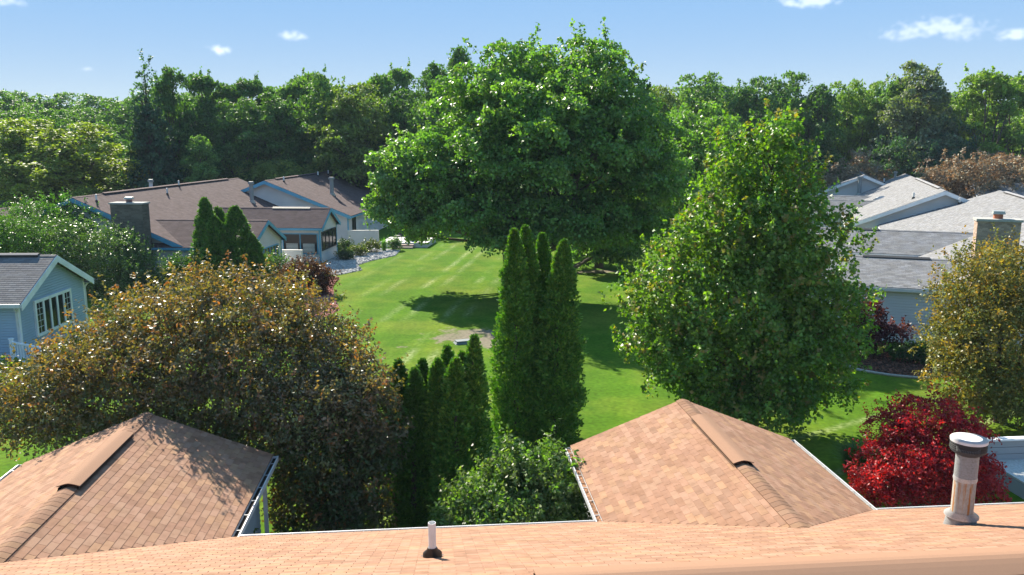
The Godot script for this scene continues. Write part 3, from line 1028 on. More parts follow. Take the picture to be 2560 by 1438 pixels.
func gabled_block(t: Node3D, spec: Dictionary, g: RandomNumberGenerator) -> void:
	# a roof with its ridge along local z (from z0 to z1 = z0 - length), gable to +z, centred on x = 0
	var w: float = spec.half; var e: float = spec.eave; var r: float = spec.ridge; var ln: float = spec.length
	var over: float = spec.get("over", 0.35)
	var pitch := (r - e) / w
	var cs := 1.0 / sqrt(1 + pitch * pitch); var sn := pitch * cs
	var roof := Build.new()
	roof.slab([Vector3(-w, e, 0), Vector3(0, r, 0), Vector3(0, r, -ln), Vector3(-w, e, -ln)], Vector3(0, -0.12, 0), spec.tones[1])
	roof.slab([Vector3(0, r, 0), Vector3(w, e, 0), Vector3(w, e, -ln), Vector3(0, r, -ln)], Vector3(0, -0.12, 0), spec.tones[1])
	var rf := part("roof", roof, spec.shingle, t)
	var s_len := w / cs
	var expo: float = spec.get("expo", 0.14)
	for s in spec.get("dress", [-1, 1]):
		var f: Build
		if s > 0:
			f = roof_course_field(Vector3(w, e, 0), Vector3.FORWARD, Vector3(-cs, sn, 0), s_len, 0, ln, 0, ln, 0.31, expo, 0.012, 0.01, g, spec.tones, [], false)
		else:
			f = roof_course_field(Vector3(-w, e, 0), Vector3.BACK, Vector3(cs, sn, 0), s_len, -ln, 0, -ln, 0, 0.31, expo, 0.012, 0.01, g, spec.tones, [], false)
		part("shingle_courses", f, spec.shingle, rf).set_meta("kind", "stuff")
	ridge_caps(rf, Vector3(0, r, 0), Vector3(0, r, -ln), pitch, 0.16, spec.shingle, g, spec.tones, 0.3, false)
	if spec.has("vent"):
		ridge_vent(t, Vector3(0, r, -spec.vent[0]), Vector3(0, r, -spec.vent[1]), pitch, 0.2, spec.shingle, M.black_plastic, 0.09)
	rake_board(t, "rake_board", Vector3(-w, e - 0.02, 0), Vector3(0, r - 0.02, 0), Vector3.BACK, 0.30, spec.trim)
	rake_board(t, "rake_board", Vector3(0, r - 0.02, 0), Vector3(w, e - 0.02, 0), Vector3.BACK, 0.30, spec.trim)
	var wall := Build.new()
	lap_wall(wall, Vector3(-w + over, 0, -over), Vector3.RIGHT, 2 * (w - over), e - 0.02, spec.get("board", 0.14), pitch * (w - over))
	part("gable_siding", wall, spec.siding, t).set_meta("kind", "stuff")
	for s in [-1, 1]:
		var sw := Build.new()
		var z_end: float = -ln + over
		if s > 0:
			lap_wall(sw, Vector3(w - over, 0, -over), Vector3.FORWARD, ln - 2 * over, e + 0.05, spec.get("board", 0.14))
		else:
			lap_wall(sw, Vector3(-w + over, 0, z_end), Vector3.BACK, ln - 2 * over, e + 0.05, spec.get("board", 0.14))
		part("side_siding", sw, spec.siding, t).set_meta("kind", "stuff")
		# corner post
		var cp := Build.new()
		cp.box(Vector3(s * (w - over) - 0.06, 0, -over - 0.05), Vector3(s * (w - over) + 0.06, e, -over + 0.05))
		part("corner_board", cp, spec.trim, t)
		var ev := Build.new()
		ev.box(Vector3(s * w - 0.03, e - 0.2, -ln), Vector3(s * w + 0.03, e - 0.05, -0.01))
		part("eave_board", ev, spec.trim, t)
		# soffit closing the overhang
		var so := Build.new()
		so.box(Vector3(minf(s * (w - over), s * w), e - 0.2, -ln), Vector3(maxf(s * (w - over), s * w), e - 0.18, -0.02))
		part("soffit", so, spec.trim, t)
	var bw := Build.new()
	bw.box(Vector3(-w + over, 0, -ln + over - 0.05), Vector3(w - over, e, -ln + over))
	part("rear_wall", bw, spec.siding, t)


func pipe_vent(t: Node, at: Vector3, h: float, r: float, m: Material, capped := true) -> void:
	var b := Build.new()
	b.tube([Vector3(0, -0.2, 0), Vector3(0, h, 0)], [r, r], 14)
	var o := part("flue_pipe" if capped else "vent_pipe", b, m, t)
	o.position = at
	var f := Build.new()
	f.tube([Vector3(0, -0.25, 0), Vector3(0, 0.14, 0)], [r * 2.4, r * 1.15], 14)
	part("flashing", f, M.galvanised if capped else M.black_rubber, o)
	if capped:
		var c := Build.new()
		c.tube([Vector3(0, h - 0.05, 0), Vector3(0, h + 0.12, 0), Vector3(0, h + 0.16, 0)], [r * 1.55, r * 1.6, r * 1.2], 14)
		part("pipe_cap", c, M.grey_metal, o)


func brick_chimney(t: Node, at: Vector3, w: float, d: float, h: float, brick_m: Material, mortar: Material, g: RandomNumberGenerator, single: bool, flue_m: Material, course := 0.068, bl := 0.203) -> void:
	var core := Build.new()
	core.box(Vector3(-w / 2 + 0.012, 0, -d / 2 + 0.012), Vector3(w / 2 - 0.012, h - 0.1, d / 2 - 0.012))
	var o := part("chimney", core, mortar, t)
	o.position = at
	var variants := []
	for k in 5:
		var b := Build.new()
		b.box(Vector3(0.005, 0.005, -0.02), Vector3(bl - 0.005, course - 0.005, 0.0), Color.WHITE * lerpf(0.58, 0.96, k / 4.0))
		variants.append(b.mesh())
	var rest := Build.new()
	var faces := [[Vector3(-w / 2, 0, d / 2), Vector3.RIGHT, w], [Vector3(w / 2, 0, d / 2), Vector3.FORWARD, d], [Vector3(w / 2, 0, -d / 2), Vector3.LEFT, w], [Vector3(-w / 2, 0, -d / 2), Vector3.BACK, d]]
	var low := 2.4
	for fi in 4:
		var fc: Array = faces[fi]
		var out: Vector3 = (fc[1] as Vector3).cross(Vector3.UP)
		var rows := int((h - 0.1) / course)
		for j in rows:
			var y := h - 0.1 - (j + 1) * course
			var x := -(bl * 0.5 if j % 2 else 0.0)
			var k := 0
			while x < fc[2] - 0.02:
				var a := maxf(x, 0.0)
				var e := minf(x + bl, fc[2])
				var at2: Vector3 = fc[0] + (fc[1] as Vector3) * a + Vector3.UP * y
				if single and fi == 0 and y > low and e - a > bl - 0.01:
					var br := part("brick", variants[g.randi() % 5], brick_m, o)
					br.transform = Transform3D(Basis(fc[1], Vector3.UP, out), at2)
				elif e - a > 0.03:
					rest.box(Vector3(0.005, 0.005, -0.02), Vector3(e - a - 0.005, course - 0.005, 0.0), Color.WHITE * g.randf_range(0.58, 0.96), Transform3D(Basis(fc[1], Vector3.UP, out), at2))
				x += bl
				k += 1
	part("brickwork", rest, brick_m, o).set_meta("kind", "stuff")
	var cap := Build.new()
	cap.box(Vector3(-w / 2 - 0.06, h - 0.1, -d / 2 - 0.06), Vector3(w / 2 + 0.06, h, d / 2 + 0.06))
	part("chimney_cap", cap, M.concrete, o)
	var pot := Build.new()
	pot.tube([Vector3(0, h, 0), Vector3(0, h + 0.2, 0)], [0.19, 0.19], 16)
	part("flue_tile", pot, flue_m, o)
	var hood := Build.new()
	hood.box(Vector3(-0.24, h + 0.2, -0.2), Vector3(0.24, h + 0.25, 0.2))
	hood.box(Vector3(-0.22, h + 0.25, -0.18), Vector3(0.22, h + 0.33, 0.18))
	part("flue_hood", hood, M.galvanised, o)


func tones_of(g: RandomNumberGenerator, spread: float) -> Array:
	var a := []
	for k in 7:
		var f := 0.8 * lerpf(1.0 - spread, 1.0 + spread, k / 6.0)
		a.append(Color(f * g.randf_range(0.98, 1.02), f, f * g.randf_range(0.97, 1.03)))
	return a


func side_gable(t: Node3D, spec: Dictionary, side: float, w_main: float, d: float, half: float, proj: float, eave: float, ridge: float, g: RandomNumberGenerator, vent := []) -> Node3D:
	# a cross gable whose ridge runs out to the yard (side = +1 right, -1 left) at depth d behind the front of the house
	var n := Node3D.new()
	n.name = "cross_gable"
	t.add_child(n, true)
	n.position = Vector3(side * (w_main + proj), 0, -d)
	n.rotation.y = side * PI / 2
	var s := spec.duplicate()
	s.merge({"half": half, "eave": eave, "ridge": ridge, "length": proj + w_main * 0.55, "over": 0.3}, true)
	s.dress = [-1, 1]
	if vent.size() == 2:
		s.vent = vent
	else:
		s.erase("vent")
	gabled_block_flat(n, s, g)
	return n


func gabled_block_flat(t: Node3D, s: Dictionary, g: RandomNumberGenerator) -> void:
	# like gabled_block, but its details stay direct parts (one level less)
	var w: float = s.half; var e: float = s.eave; var r: float = s.ridge; var ln: float = s.length; var over: float = s.over
	var pitch := (r - e) / w
	var cs := 1.0 / sqrt(1 + pitch * pitch); var sn := pitch * cs
	var roof := Build.new()
	roof.slab([Vector3(-w, e, 0), Vector3(0, r, 0), Vector3(0, r, -ln), Vector3(-w, e, -ln)], Vector3(0, -0.12, 0), s.tones[1])
	roof.slab([Vector3(0, r, 0), Vector3(w, e, 0), Vector3(w, e, -ln), Vector3(0, r, -ln)], Vector3(0, -0.12, 0), s.tones[1])
	part("roof", roof, s.shingle, t)
	var s_len := w / cs
	part("shingle_courses", roof_course_field(Vector3(w, e, 0), Vector3.FORWARD, Vector3(-cs, sn, 0), s_len, 0, ln, 0, ln, 0.31, 0.14, 0.012, 0.01, g, s.tones, [], false), s.shingle, t).set_meta("kind", "stuff")
	part("shingle_courses", roof_course_field(Vector3(-w, e, 0), Vector3.BACK, Vector3(cs, sn, 0), s_len, -ln, 0, -ln, 0, 0.31, 0.14, 0.012, 0.01, g, s.tones, [], false), s.shingle, t).set_meta("kind", "stuff")
	ridge_caps(t, Vector3(0, r, 0), Vector3(0, r, -ln), pitch, 0.16, s.shingle, g, s.tones, 0.3, false)
	if s.has("vent"):
		var b := Build.new()
		for q in [-1.0, 1.0]:
			b.slab([Vector3(minf(0, q * 0.2), r + 0.06 - (0.2 * pitch if q < 0 else 0.0), -s.vent[0]), Vector3(maxf(0, q * 0.2), r + 0.06 - (0.2 * pitch if q > 0 else 0.0), -s.vent[0]), Vector3(maxf(0, q * 0.2), r + 0.06 - (0.2 * pitch if q > 0 else 0.0), -s.vent[1]), Vector3(minf(0, q * 0.2), r + 0.06 - (0.2 * pitch if q < 0 else 0.0), -s.vent[1])], Vector3(0, -0.07, 0))
		part("ridge_vent", b, M.black_plastic, t)
	rake_board(t, "rake_board", Vector3(-w, e - 0.02, 0), Vector3(0, r - 0.02, 0), Vector3.BACK, 0.26, s.trim)
	rake_board(t, "rake_board", Vector3(0, r - 0.02, 0), Vector3(w, e - 0.02, 0), Vector3.BACK, 0.26, s.trim)
	var wall := Build.new()
	lap_wall(wall, Vector3(-w + over, 0, -over), Vector3.RIGHT, 2 * (w - over), e - 0.02, s.get("board", 0.14), pitch * (w - over))
	lap_wall(wall, Vector3(w - over, 0, -over), Vector3.FORWARD, ln - over, e + 0.05, s.get("board", 0.14))
	lap_wall(wall, Vector3(-w + over, 0, -ln), Vector3.BACK, ln - over, e + 0.05, s.get("board", 0.14))
	part("siding", wall, s.siding, t).set_meta("kind", "stuff")
	for q in [-1, 1]:
		var cp := Build.new()
		cp.box(Vector3(q * (w - over) - 0.06, 0, -over - 0.06), Vector3(q * (w - over) + 0.06, e, -over + 0.06))
		part("corner_board", cp, s.trim, t)
		var ev := Build.new()
		ev.box(Vector3(q * w - 0.05, e - 0.17, -ln), Vector3(q * w + 0.06, e - 0.03, -0.01))
		part("gutter", ev, s.get("gutter", s.trim), t)
		var so := Build.new()
		so.box(Vector3(minf(q * (w - over), q * w), e - 0.2, -ln), Vector3(maxf(q * (w - over), q * w), e - 0.175, -0.02))
		part("soffit", so, s.trim, t)


func local_to(t: Node3D, x: float, y: float, depth: float) -> Vector3:
	return Vector3(x, y, -depth)


func homes() -> void:
	var g := RandomNumberGenerator.new()
	g.seed = 21
	var brown := {"shingle": M.brown_shingle, "tones": tones_of(g, 0.1), "trim": M.blue_trim, "siding": M.lilac_siding, "gutter": M.blue_trim}
	var az := deg_to_rad(5.0)
	# brown-roofed house with a chimney on its gable end
	var w := 7.4; var e := 2.45; var r := 5.6; var ln := 26.0
	var s := brown.duplicate()
	s.merge({"half": w, "eave": e, "ridge": r, "length": ln, "dress": [1], "vent": [3.5, 23.5], "over": 0.4})
	var t := thing("brown_roofed_house", "brown shingled house with blue trim and grey chimney on its gable end", "house", Vector3(-28.3, 0, -53.3), -az)
	gabled_block(t, s, g)
	var pit := (r - e) / w
	brick_chimney(t, Vector3(4.15, 0, 0.45), 2.1, 0.85, 5.35, M.old_brick, M.old_mortar, g, false, M.dark_clay, 0.1, 0.3)
	side_gable(t, s, 1, w, 3.0, 3.1, 4.4, 2.45, 3.95, g)
	var sun := side_gable(t, s, 1, w, 12.0, 2.35, 5.9, 2.7, 4.03, g, [1.6, 4.6])
	for p in [[4.07, 19.2, 1.6]]:
		if p[1] < ln:
			pipe_vent(t, Vector3(p[0], r - pit * p[0], -p[1]), p[2], 0.17, M.grey_metal)
	for p in [[0.91, 1.3], [1.2, 10.1], [0.3, 13.8]]:
		pipe_vent(t, Vector3(p[0], r - pit * p[0], -p[1]), 0.5, 0.06, M.white_plastic, false)
	pipe_vent(t, Vector3(-0.8, r - pit * 0.8, -11.5), 0.75, 0.14, M.white_metal)
	# sun room glazing: two tall panes with slatted blinds to the front, one wide window in the gable
	var win := window(t, Vector3(-2.06, 0.75, -3.1), Vector3.BACK, 2.6, 1.45, 2, M.blue_trim, M.dark_glass, 0.07)
	win.transform = sun.transform
	for k in 2:
		for j in 7:
			var sl := Build.new()
			var z0: float = -3.1 + 0.2 + k * 1.3
			sl.box(Vector3(-2.15, 0.82 + j * 0.1, z0), Vector3(-2.125, 0.885 + j * 0.1, z0 + 0.9))
			part("blind_slat", sl, M.cream_paint, win)
	window(t, Vector3(-1.75, 0.95, -0.29), Vector3.RIGHT, 3.5, 1.35, 4, M.dark_metal, M.dark_glass, 0.05).transform = sun.transform
	# low screen walls beside the rooms
	var scr := thing("privacy_screen", "low pale lap-board screen wall below the sun room's louvred windows", "screen", on_ground(705, 668) + Vector3(0, 0, 0), -az)
	screen(scr, 1.55, 1.25, M.lilac_siding, M.cream_paint)
	var cg1: Node3D = t.get_node("cross_gable")
	window(t, Vector3(-0.5, 0.75, -0.29), Vector3.RIGHT, 2.6, 1.3, 5, M.blue_trim, M.olive_glass, 0.06).transform = cg1.transform
	# second brown-roofed house behind it
	s = brown.duplicate()
	s.merge({"half": 7.8, "eave": 2.5, "ridge": 5.6, "length": 25.0, "dress": [1], "vent": [2.5, 22.0], "over": 0.4})
	var t2 := thing("brown_roofed_house", "brown shingled house with blue rake boards and one tall grey flue midway down its slope", "house", Vector3(-22.1, 0, -74.3), -az)
	gabled_block(t2, s, g)
	var p2 := (5.6 - 2.5) / 7.8
	pipe_vent(t2, Vector3(4.14, 5.6 - p2 * 4.14, -6.5), 1.5, 0.19, M.grey_metal)
	for p in [[0.71, 3.0], [0.61, 13.3], [0.59, 16.9]]:
		pipe_vent(t2, Vector3(p[0], 5.6 - p2 * p[0], -p[1]), 0.5, 0.07, M.white_plastic, false)
	window(t2, Vector3(7.41, 0.95, -1.6), Vector3.FORWARD, 1.0, 1.25, 2, M.dark_metal, M.dark_glass, 0.05)
	var f2 := thing("privacy_screen", "pale lap-board screen wall with white cap beyond the rounded shrubs", "screen", Vector3(-14.3, 0, -72.0), 0.05)
	screen(f2, 2.6, 1.35, M.lilac_siding, M.cream_paint)
	# house further left, mostly hidden by shrubs
	s = brown.duplicate()
	s.merge({"half": 5.0, "eave": 2.2, "ridge": 4.3, "length": 6.0, "dress": [1], "over": 0.4})
	var t0 := thing("brown_roofed_house", "low brown roofed house half hidden behind leafy shrubs", "house", Vector3(-37.5, 0, -58.0), -az)
	gabled_block(t0, s, g)

	# grey-roofed row opposite
	var grey := {"shingle": M.grey_shingle, "tones": tones_of(g, 0.13), "trim": M.white_trim, "siding": M.blue_grey_siding, "gutter": M.white_metal}
	az = deg_to_rad(20.0)
	var right := Vector3(cos(az), 0, sin(az)); var away := Vector3(sin(az), 0, -cos(az))
	var corner := Vector3(18.62, 0, -37.05)
	w = 8.36
	s = grey.duplicate()
	s.merge({"half": w, "eave": 2.6, "ridge": 5.42, "length": 30.8, "dress": [-1, 1], "vent": [6.0, 28.5], "over": 0.4, "board": 0.13})
	var a := thing("grey_roofed_house", "grey shingled house with tan brick chimney and long lap-board wall", "house", corner + right * w, -az)
	gabled_block(a, s, g)
	brick_chimney(a, Vector3(-w + 2.66, 0, 0.55), 1.65, 0.8, 5.95, M.tan_brick, M.tan_mortar, g, true, M.clay)
	side_gable(a, s, -1, w, 3.0, 3.0, 4.6, 2.6, 3.62, g, [2.2, 5.2])
	side_gable(a, s, -1, w, 12.2, 2.8, 5.5, 2.95, 4.02, g, [1.8, 4.4])
	var pg := (5.42 - 2.6) / w
	pipe_vent(a, Vector3(-2.9, 5.42 - pg * 2.9, -29.0), 0.5, 0.08, M.white_plastic, false)
	s = grey.duplicate()
	s.merge({"half": 6.9, "eave": 2.5, "ridge": 5.4, "length": 32.0, "dress": [-1], "vent": [3.0, 20.0], "over": 0.4, "board": 0.15})
	var b := thing("grey_roofed_house", "grey shingled house with a small round skylight near a tall flue", "house", Vector3(32.92, 0, -63.13), -az)
	gabled_block(b, s, g)
	var pb := (5.4 - 2.5) / 6.9
	pipe_vent(b, Vector3(-4.86, 5.4 - pb * 4.86, -26.0), 1.75, 0.2, M.grey_metal)
	pipe_vent(b, Vector3(-1.94, 5.4 - pb * 1.94, -2.4), 0.5, 0.08, M.white_plastic, false)
	pipe_vent(b, Vector3(-2.28, 5.4 - pb * 2.28, -29.2), 0.5, 0.08, M.white_plastic, false)
	side_gable(b, s, -1, 6.9, 12.0, 2.4, 4.5, 2.6, 3.7, g)
	side_gable(b, s, -1, 6.9, 18.0, 2.4, 4.5, 2.6, 3.7, g)
	var sky_l := Build.new()
	sky_l.tube([Vector3(0, -0.1, 0), Vector3(0, 0.06, 0), Vector3(0, 0.14, 0), Vector3(0, 0.17, 0)], [0.62, 0.6, 0.42, 0.15], 20)
	var dome := part("dome_skylight", sky_l, M.pale_metal, b)
	dome.position = Vector3(-3.84, 5.4 - pb * 3.84, -12.8)
	dome.rotation.z = atan(pb)
	s = grey.duplicate()
	s.merge({"half": 6.9, "eave": 2.5, "ridge": 5.4, "length": 26.0, "dress": [-1], "vent": [2.0, 14.0], "over": 0.4, "board": 0.15})
	var c := thing("grey_roofed_house", "farthest grey shingled house with white gable in front of bronze bushes", "house", Vector3(37.74, 0, -89.35), -az)
	gabled_block(c, s, g)
	pipe_vent(c, Vector3(1.6, 4.7, -7.5), 1.3, 0.14, M.grey_metal)
	pipe_vent(c, Vector3(3.4, 3.9, -5.0), 1.6, 0.14, M.grey_metal)
	s = grey.duplicate()
	s.merge({"half": 6.0, "eave": 2.5, "ridge": 4.9, "length": 16.0, "dress": [-1, 1], "over": 0.4, "board": 0.15})
	var d := thing("grey_roofed_house", "low grey roofed house between two bronze bushes with twin stub flues", "house", Vector3(46.5, 0, -84.0), -az - PI / 2)
	gabled_block(d, s, g)
	pipe_vent(d, Vector3(-1.0, 4.5, -6.3), 1.1, 0.15, M.grey_metal)
	pipe_vent(d, Vector3(-1.0, 4.5, -6.8), 1.1, 0.15, M.grey_metal)
	blue_house(g)


func screen(t: Node3D, w: float, h: float, siding: Material, cap: Material) -> void:
	var b := Build.new()
	lap_wall(b, Vector3(0, 0, 0.05), Vector3.RIGHT, w, h, 0.14)
	lap_wall(b, Vector3(w, 0, -0.05), Vector3.LEFT, w, h, 0.14)
	part("siding", b, siding, t).set_meta("kind", "stuff")
	var c := Build.new()
	c.box(Vector3(-0.05, h, -0.09), Vector3(w + 0.05, h + 0.05, 0.09))
	part("cap_rail", c, cap, t)
	for x in [0.0, w]:
		var p := Build.new()
		p.box(Vector3(x - 0.05, 0, -0.075), Vector3(x + 0.05, h, 0.075))
		part("post", p, cap, t)


func blue_house(g: RandomNumberGenerator) -> void:
	# gable end faces +x in the scene; ridge runs to the left
	var t := thing("blue_house", "blue lap-board house with five-pane white window in its gable", "house", Vector3(-20.45, 0, -36.85), PI / 2 + deg_to_rad(1.8))
	var s := {"shingle": M.slate_shingle, "tones": tones_of(g, 0.12), "trim": M.white_trim, "siding": M.blue_siding, "half": 3.2, "eave": 2.62, "ridge": 4.2, "length": 12.0, "dress": [-1, 1], "over": 0.35, "board": 0.115, "vent": [0.75, 6.0]}
	gabled_block(t, s, g)
	# window group
	var fr := Build.new()
	window(t, Vector3(-1.62, 0.95, -0.33), Vector3.RIGHT, 2.95, 1.35, 5, M.white_trim, M.dark_glass, 0.13, 5)
	var gt := Build.new()
	gt.box(Vector3(-3.33, 2.44, -12.0), Vector3(-3.23, 2.6, -0.02))
	part("gutter", gt, M.white_metal, t)
	var ds := Build.new()
	ds.tube([Vector3(-3.25, 2.44, -0.22), Vector3(-3.2, 2.36, -0.3), Vector3(-2.95, 2.25, -0.38), Vector3(-2.92, 2.15, -0.4), Vector3(-2.92, 0.05, -0.4)], [0.05, 0.05, 0.05, 0.05, 0.05], 8)
	part("downspout", ds, M.white_metal, t)
	var ds2 := Build.new()
	ds2.tube([Vector3(3.2, 2.44, -0.22), Vector3(2.95, 2.25, -0.3), Vector3(2.92, 2.15, -0.3), Vector3(2.92, 0.05, -0.3)], [0.045, 0.045, 0.045, 0.045], 8)
	part("downspout", ds2, M.white_metal, t)
	# white railings round its deck
	for rr in [[Vector3(-20.65, 0.15, -33.2), Vector3(-17.9, 0.15, -31.7), "white picket railing along the deck under the five-pane window"], [Vector3(-24.5, 0.15, -32.6), Vector3(-21.25, 0.15, -32.4), "white picket railing in front of the blue house's recessed wall"]]:
		var p: Vector3 = rr[0]; var q: Vector3 = rr[1]
		var dir := (q - p).normalized()
		var ln := p.distance_to(q)
		var rl := thing("deck_railing", rr[2], "railing", p, atan2(-dir.z, dir.x))
		for y in [0.12, 0.9]:
			var b := Build.new()
			b.box(Vector3(0, y, -0.04), Vector3(ln, y + 0.07, 0.04))
			part("rail", b, M.white_trim, rl)
		for x in [0.0, ln]:
			var b := Build.new()
			b.box(Vector3(x - 0.06, -0.15, -0.06), Vector3(x + 0.06, 1.05, 0.06))
			b.box(Vector3(x - 0.08, 1.05, -0.08), Vector3(x + 0.08, 1.09, 0.08))
			part("post", b, M.white_trim, rl)
		var x := 0.2
		while x < ln - 0.12:
			var b := Build.new()
			b.box(Vector3(x - 0.025, 0.19, -0.02), Vector3(x + 0.025, 0.9, 0.02))
			part("baluster", b, M.white_trim, rl)
			x += 0.2
	var dk := thing("wooden_deck", "pale board deck beside the blue house", "deck", Vector3(-21.0, 0, -34.0), deg_to_rad(1.8))
	var k := 0
	while k < 18:
		var b := Build.new()
		b.box(Vector3(-3.6, 0.02, -0.2 + k * 0.14), Vector3(2.6 - k * 0.02, 0.15, -0.07 + k * 0.14))
		part("board", b, M.deck_board, dk)
		k += 1


# ---------------------------------------------------------------- plants

func foliage(g: RandomNumberGenerator, blobs: Array, clumps: int, per: int, cr: float, ll: float, lw: float, cols: Array, opt := {}) -> ArrayMesh:
	# leaves gathered in clumps that crowd the outside of a set of ellipsoids [centre, radii]
	var vv := PackedVector3Array(); var nn := PackedVector3Array(); var cc := PackedColorArray(); var ii := PackedInt32Array()
	var total := clumps * per
	vv.resize(total * 4); nn.resize(total * 4); cc.resize(total * 4); ii.resize(total * 6)
	var weight := PackedFloat32Array()
	var sum := 0.0
	for b in blobs:
		var r: Vector3 = b[1]
		sum += r.x * r.y + r.y * r.z + r.x * r.z
		weight.append(sum)
	var tip: Color = opt.get("tip", Color.BLACK)
	var tip_share: float = opt.get("tip_share", 0.0)
	var droop: float = opt.get("droop", 0.25)
	var flat: float = opt.get("flat", 0.6)
	var shoots: float = opt.get("shoots", 0.0)
	var inner: float = opt.get("inner", 0.5) * 0.4 + 0.45
	var bump: float = opt.get("bump", 0.22) * 1.3
	var gain: float = opt.get("gain", 2.0)
	var floor_y: float = opt.get("floor", 0.15)
	var nf := noise
	var w := 0
	for k in clumps:
		var pick := g.randf() * sum
		var bi := 0
		while weight[bi] < pick:
			bi += 1
		var c: Vector3 = blobs[bi][0]
		var r: Vector3 = blobs[bi][1]
		var dir := unit(g)
		if dir.y < -0.3 and g.randf() < 0.55:
			dir.y = -dir.y
		var f := inner + (1.0 - inner) * pow(g.randf(), 0.45)
		var grain := opt.get("grain", 0.0) as float
		if grain == 0.0:
			grain = maxf(0.45, r.x * 0.42)
		var lump := nf.get_noise_3dv((c + dir * r) * (20.0 / grain))
		if lump < -0.12 and g.randf() < 0.6:
			f *= 0.72
		f *= 1.0 + bump * 1.6 * lump
		var at := c + dir * r * f
		if at.y < floor_y:
			at.y = floor_y + g.randf() * 0.3
		var size := cr * g.randf_range(0.55, 1.3)
		var out := (dir * 0.55 + Vector3.UP * 0.6).normalized()
		var tall := 0.0
		if shoots > 0.0 and f > 0.85 and dir.y > -0.2 and g.randf() < shoots:
			tall = g.randf_range(1.0, 2.6)
		var base: Color = (cols[g.randi() % cols.size()] as Color).lerp(cols[g.randi() % cols.size()], g.randf())
		var shade := g.randf_range(0.8, 1.2)
		var tipped := g.randf() < tip_share and f > 0.8
		var e1 := out.cross(Vector3(0.3, 0.1, 0.9)).normalized()
		var e2 := out.cross(e1)
		for j in per:
			var o := unit(g) * sqrt(g.randf())
			var pos: Vector3
			var up_part := 0.0
			var m: Vector3
			if tall > 0.0:
				up_part = g.randf()
				var thin := size * 0.55 * (1.0 - 0.75 * up_part)
				pos = at + out * (up_part * size * tall) + Vector3(o.x, o.y * 0.6, o.z) * thin
				m = (out * 0.5 + o * 0.7 + unit(g) * 0.7).normalized()
			else:
				# leaves lie over a shallow dome that faces outward, with a few hanging inside it
				var ang := g.randf() * TAU
				var rad := sqrt(g.randf())
				o = e1 * (cos(ang) * rad) + e2 * (sin(ang) * rad)
				var lift := flat * (1.0 - rad * rad) - flat * 0.5
				pos = at + (o + out * (lift + g.randf_range(-0.22, 0.05) * g.randf())) * size
				m = (out * 0.5 + o * 0.65 + unit(g) * 0.85).normalized()
			var t := m.cross(unit(g))
			t = (t.normalized() - Vector3.UP * droop + o * 0.3)
			t = (t - m * m.dot(t)).normalized()
			var s := m.cross(t)
			var ln := ll * g.randf_range(0.65, 1.25)
			var wd := lw * g.randf_range(0.8, 1.2) * 0.5
			var col := base * (shade * g.randf_range(0.65, 1.35))
			if tipped and (up_part > 0.55 or (tall == 0.0 and g.randf() < 0.25)):
				col = col.lerp(tip, g.randf_range(0.35, 1.0))
			col = Color(col.r * gain, col.g * gain, col.b * gain)
			var v4 := w * 4
			var mid := pos + t * (ln * 0.45) - m * (wd * 0.35)
			vv[v4] = pos; vv[v4 + 1] = mid + s * wd; vv[v4 + 2] = pos + t * ln; vv[v4 + 3] = mid - s * wd
			nn[v4] = m; nn[v4 + 1] = m; nn[v4 + 2] = m; nn[v4 + 3] = m
			cc[v4] = col; cc[v4 + 1] = col; cc[v4 + 2] = col; cc[v4 + 3] = col
			var i6 := w * 6
			ii[i6] = v4; ii[i6 + 1] = v4 + 1; ii[i6 + 2] = v4 + 2
			ii[i6 + 3] = v4; ii[i6 + 4] = v4 + 2; ii[i6 + 5] = v4 + 3
			w += 1
	var a := []
	a.resize(Mesh.ARRAY_MAX)
	a[Mesh.ARRAY_VERTEX] = vv; a[Mesh.ARRAY_NORMAL] = nn; a[Mesh.ARRAY_COLOR] = cc; a[Mesh.ARRAY_INDEX] = ii
	var mesh := ArrayMesh.new()
	mesh.add_surface_from_arrays(Mesh.PRIMITIVE_TRIANGLES, a)
	return mesh


func boughs(g: RandomNumberGenerator, blobs: Array, count: int) -> Array:
	# breaks each ellipsoid into a smaller core and shelving boughs that stand out from it
	var a := []
	for b in blobs:
		var c: Vector3 = b[0]
		var r: Vector3 = b[1]
		a.append([c, r * 0.66])
		for k in count:
			var y := 1.0 - 1.75 * (k + 0.5) / count
			var w := sqrt(1.0 - y * y)
			var t := k * 2.39996 + g.randf_range(-0.4, 0.4)
			var d := Vector3(cos(t) * w, y, sin(t) * w)
			var s := g.randf_range(0.26, 0.44)
			a.append([c + d * r * g.randf_range(0.72, 0.98), Vector3(r.x * s, r.y * s * 0.62, r.z * s)])
	return a


